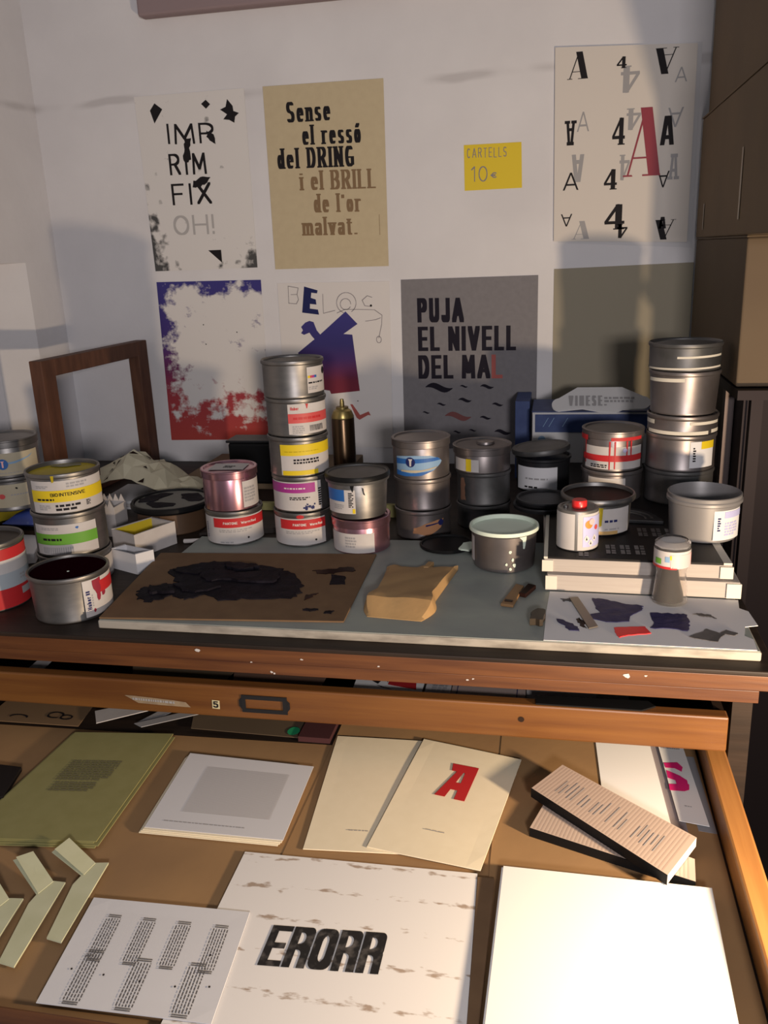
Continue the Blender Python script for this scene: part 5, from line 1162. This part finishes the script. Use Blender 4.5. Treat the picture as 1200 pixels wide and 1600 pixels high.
# ERORR
def erorr_material():
    m = mat('stained_white_paper', (0.7254, 0.6975, 0.6882), .75); nt, b = nodes(m)
    tc = nt.nodes.new('ShaderNodeTexCoord'); mpn = nt.nodes.new('ShaderNodeMapping'); mpn.inputs['Scale'].default_value = (1, 2.6, 1); nt.links.new(tc.outputs['Object'], mpn.inputs[0])
    nz = nt.nodes.new('ShaderNodeTexNoise'); nz.inputs['Scale'].default_value = 55; nz.inputs['Detail'].default_value = 6; nt.links.new(mpn.outputs[0], nz.inputs['Vector'])
    wv_ = nt.nodes.new('ShaderNodeTexWave'); wv_.bands_direction = 'Y'; wv_.inputs['Scale'].default_value = 7.0; wv_.inputs['Distortion'].default_value = .9; wv_.inputs['Detail'].default_value = 1.0; nt.links.new(tc.outputs['Object'], wv_.inputs['Vector'])
    n2 = nt.nodes.new('ShaderNodeTexNoise'); n2.inputs['Scale'].default_value = 9; nt.links.new(tc.outputs['Object'], n2.inputs['Vector'])
    def M(op, a, c_=0.0):
        n = nt.nodes.new('ShaderNodeMath'); n.operation = op
        for i, q in enumerate((a, c_)):
            if isinstance(q, (int, float)): n.inputs[i].default_value = q
            else: nt.links.new(q, n.inputs[i])
        return n.outputs[0]
    s = M('ADD', M('MULTIPLY', M('POWER', wv_.outputs['Fac'], 5.0), .26), M('MULTIPLY', M('SUBTRACT', n2.outputs['Fac'], .5), .35))
    fac = M('MINIMUM', M('MAXIMUM', M('MULTIPLY', M('SUBTRACT', M('ADD', s, nz.outputs['Fac']), .755), 6), 0), .75)
    mx = nt.nodes.new('ShaderNodeMix'); mx.data_type = 'RGBA'; nt.links.new(fac, mx.inputs[0]); mx.inputs[6].default_value = (.72, .69, .68, 1); mx.inputs[7].default_value = (.24, .14, .07, 1)
    nt.links.new(mx.outputs[2], b.inputs['Base Color'])
    return m
EQ = [(-.343, -.219), (-.076, -.216), (-.066, -.452), (-.338, -.454)]
o = sheet('word_print', EQ, Z0, .0014, erorr_material(), 'white sheet with brown streaks printed ERORR in black', 'print')
mp = lambda x, y: (x, y, Z0+.0014+.0007)
M_worn = mat('worn_black_ink', (.010, .009, .009), .5, 0, (.10, .09, .085), 90, lo=.5, hi=.75)
letters('letter', [[[(-.274+x, -.375+y+x*.06) for x, y in p] for p in g] for g in text_polys('EЯΩЯЯ', .118, .052, .0040, .0036, .0016, split=True)], mp, M_worn, o)
# column text print
TQ = [(-.479, -.316), (-.304, -.311), (-.292, -.446), (-.463, -.450)]
o = sheet('column_print', TQ, Z0+.0022, .0010, M_paperd, 'white sheet of small text columns in the near drawer corner', 'print', None, .0004)
mp = quadmap(TQ, Z0+.0022+.0010+.0008)
pol = []
def colblock(u0, u1, v0, v1, lines=6):
    du_ = (u1-u0)/lines
    for i in range(lines):
        u = u0+du_*(i+.3); t = v0
        while t < v1:
            l = random.uniform(.012, .035); pol.append([(u, t), (u+du_*.42, t), (u+du_*.42, min(v1, t+l)), (u, min(v1, t+l))]); t += l+.010
    for vv in (v1+.012, v1+.030, v0-.018, v0-.034): pol.append([(u0+.01, vv), (u1-.01, vv), (u1-.01, vv+.008), (u0+.01, vv+.008)])
for i, u0 in enumerate((.145, .365, .585, .815)):
    colblock(u0, u0+.10, .42, .80)
for i, (u0, v1) in enumerate(((.135, .45), (.44, .42), (.76, .43))): colblock(u0, u0+.11, .045, v1)
flat('text_columns', pol, mp, mat('charcoal_print', (.09, .085, .09), .7), o, 'stuff')
flat('ink_dots', [arc(x, y, .007, .009, 0, 360, 6)[:-1] for x, y in ((.30, .28), (.52, .26), (.73, .25), (.86, .55), (.92, .28), (.10, .30))], mp, M_print, o)
# folded paper strips
def strip(label, body, flap, lift):
    o = empty('folded_strip', (sum(p[0] for p in body)/len(body), sum(p[1] for p in body)/len(body), Z0), label, 'folded paper', 'folded paper strips')
    for k in range(3): prism('fold_layer', [(x+.0010*k, y-.0012*k) for x, y in body], Z0+.0018*k, Z0+.0018*k+.0011, M_foldp, o)
    for k in range(2):
        b_ = [Vector((*p, 0)) for p in flap]; zt = [Z0+.0058-.0016*k, Z0+.0058-.0016*k, Z0+lift-.003*k, Z0+lift-.003*k]; inn = (b_[0]-b_[3]).normalized()*.007; b_[0] = b_[0]+inn; b_[1] = b_[1]+inn
        v = [(p.x-.003*k*(i > 1), p.y-.002*k, z) for i, (p, z) in enumerate(zip(b_, zt))]; v += [(x, y, z-.0006) for x, y, z in v]
        fix(mesh('raised_flap', v, [[0, 1, 2, 3], [7, 6, 5, 4], [0, 4, 5, 1], [1, 5, 6, 2], [2, 6, 7, 3], [3, 7, 4, 0]], M_foldp, o))
    return o
strip('pale green folded paper strip nearest the olive sheets', [(-.512, -.285), (-.509, -.264), (-.492, -.261), (-.481, -.378), (-.499, -.375), (-.514, -.300)], [(-.510, -.264), (-.513, -.284), (-.557, -.262), (-.551, -.241)], .014)
strip('pale green folded paper strip in the middle of three', [(-.545, -.318), (-.541, -.298), (-.524, -.298), (-.510, -.414), (-.529, -.411), (-.546, -.334)], [(-.541, -.298), (-.547, -.318), (-.594, -.281), (-.580, -.269)], .014)
strip('pale green folded paper strip cut by the left picture edge', [(-.578, -.350), (-.574, -.330), (-.556, -.328), (-.542, -.430), (-.560, -.432), (-.578, -.366)], [(-.574, -.330), (-.580, -.350), (-.626, -.316), (-.612, -.302)], .014)
# things half hidden at the back of the open drawer
bk = sheet('printed_sheet', [(-.84, .11), (-.70, .115), (-.684, .006), (-.84, .004)], Z0+.004, .001, mat('brown_print_paper', (.20, .12, .06), .8), 'brown sheet with black curls at the back of the open drawer', 'paper')
for pth in (arc(-.735, .030, .012, .008, 0, 300, 12), arc(-.715, .026, .009, .006, 60, 400, 12), arc(-.79, .018, .014, .006, 0, 180, 8)): flat('black_curl', nibline(pth, .0012, .0012), lambda x, y: (x, y, Z0+.0058), M_print, bk)
sheet('white_card', [(-.675, .040), (-.580, .10), (-.570, .07), (-.655, .008)], Z0+.010, .0012, M_label, 'tilted white card at the back of the open drawer', 'card')
sheet('grey_strip', [(-.560, .10), (-.535, .10), (-.585, .020), (-.600, .022)], Z0+.006, .001, M_greyp, 'grey paper strip crossing at the back of the open drawer', 'paper')
sheet('grey_strip', [(-.60, .018), (-.585, .010), (-.470, .085), (-.490, .092)], Z0+.008, .001, M_greyp, 'long grey paper strip slanting under drawer five', 'paper')
gs = sheet('brown_sheet', [(-.545, .12), (-.345, .12), (-.352, .022), (-.515, .026)], Z0+.002, .001, M_boxc, 'brown sheet with green sticker at the back of the open drawer', 'paper')
flat('green_sticker', [arc(-.362, .036, .009, .011, 0, 360, 14)[:-1]], lambda x, y: (x, y, Z0+.0042), M_greenink, gs)
tag(box('dark_red_box', -.350, -.304, .018, .12, FLZ+.002, .752, mat('dark_red_card', (.05, .012, .014), .7)), 'dark red box at the back of the open drawer', 'box')
# papers showing above drawer five
P5 = .829
def p5(name, q, m, label, k=0, cat='paper'): return sheet(name, q, P5-.004*k, .0008, m, label, cat, None, 0, 2)
box_d5 = sheet('paper_pile', [(-.27, .30), (.10, .30), (.10, .016), (-.27, .016)], .8012, .0225, M_pad, 'pile of white sheets filling drawer five on the right', 'paper')
o = p5('red_print', [(-.275, .20), (-.176, .20), (-.172, .012), (-.268, .022)], M_paper, 'white sheet with red block in drawer five', 0, 'print')
flat('red_block', [[(-.222, .055), (-.184, .052), (-.181, .030), (-.222, .040)]], lambda x, y: (x, y, P5+.0014), M_red, o); flat('black_shards', [[(-.246, .048), (-.232, .054), (-.236, .040)], [(-.238, .038), (-.212, .026), (-.230, .032)], [(-.228, .060), (-.220, .056), (-.224, .046)]], lambda x, y: (x, y, P5+.0014), M_print, o)
o = p5('text_sheet', [(-.170, .20), (-.137, .20), (-.134, .014), (-.169, .014)], M_label, 'narrow white sheet with small text in drawer five'); flat('text_lines', dashes(-.160, -.140, .030, .048, 3, .005), lambda x, y: (x, y, P5+.0014), M_greyp, o)
o = p5('framed_print', [(-.134, .20), (-.037, .20), (-.034, .014), (-.133, .014)], mat('rosy_grey_paper', (.40, .31, .28), .8), 'rosy grey sheet with thin printed frame in drawer five'); flat('thin_frame', [[(-.126, .020), (-.125, .020), (-.125, .07), (-.126, .07)], [(-.046, .020), (-.045, .020), (-.045, .07), (-.046, .07)]], lambda x, y: (x, y, P5+.0014), M_navy, o)
p5('pale_sheet', [(-.036, .20), (.055, .20), (.058, .030), (-.033, .030)], M_label, 'pale blank sheet at the right of drawer five', .6)
sheet('brown_scrap', [(-.69, .22), (-.44, .22), (-.46, .020), (-.60, .030)], .822, .0008, M_boxd, 'brown paper scrap showing above drawer five at the left', 'paper', None, 0, 2)
sheet('brown_scrap', [(-.50, .22), (-.31, .22), (-.315, .022), (-.44, .014)], .826, .0008, mat('rust_paper', (.16, .085, .055), .8), 'rust brown paper scrap showing above drawer five near the label holder', 'paper', None, 0, 2)
sheet('paper_scrap', [(-.77, .08), (-.75, .09), (-.742, .030), (-.768, .028)], .826, .0008, M_label, 'small white paper corner above drawer five at far left', 'paper', None, 0, 2)
tag(prism('black_strip', [(-.02, -.008), (.110, -.0085), (.128, .004), (.120, .016), (-.02, .012)], .8405, .8425, M_black), 'black card strip lying on the top edge of drawer five', 'card')
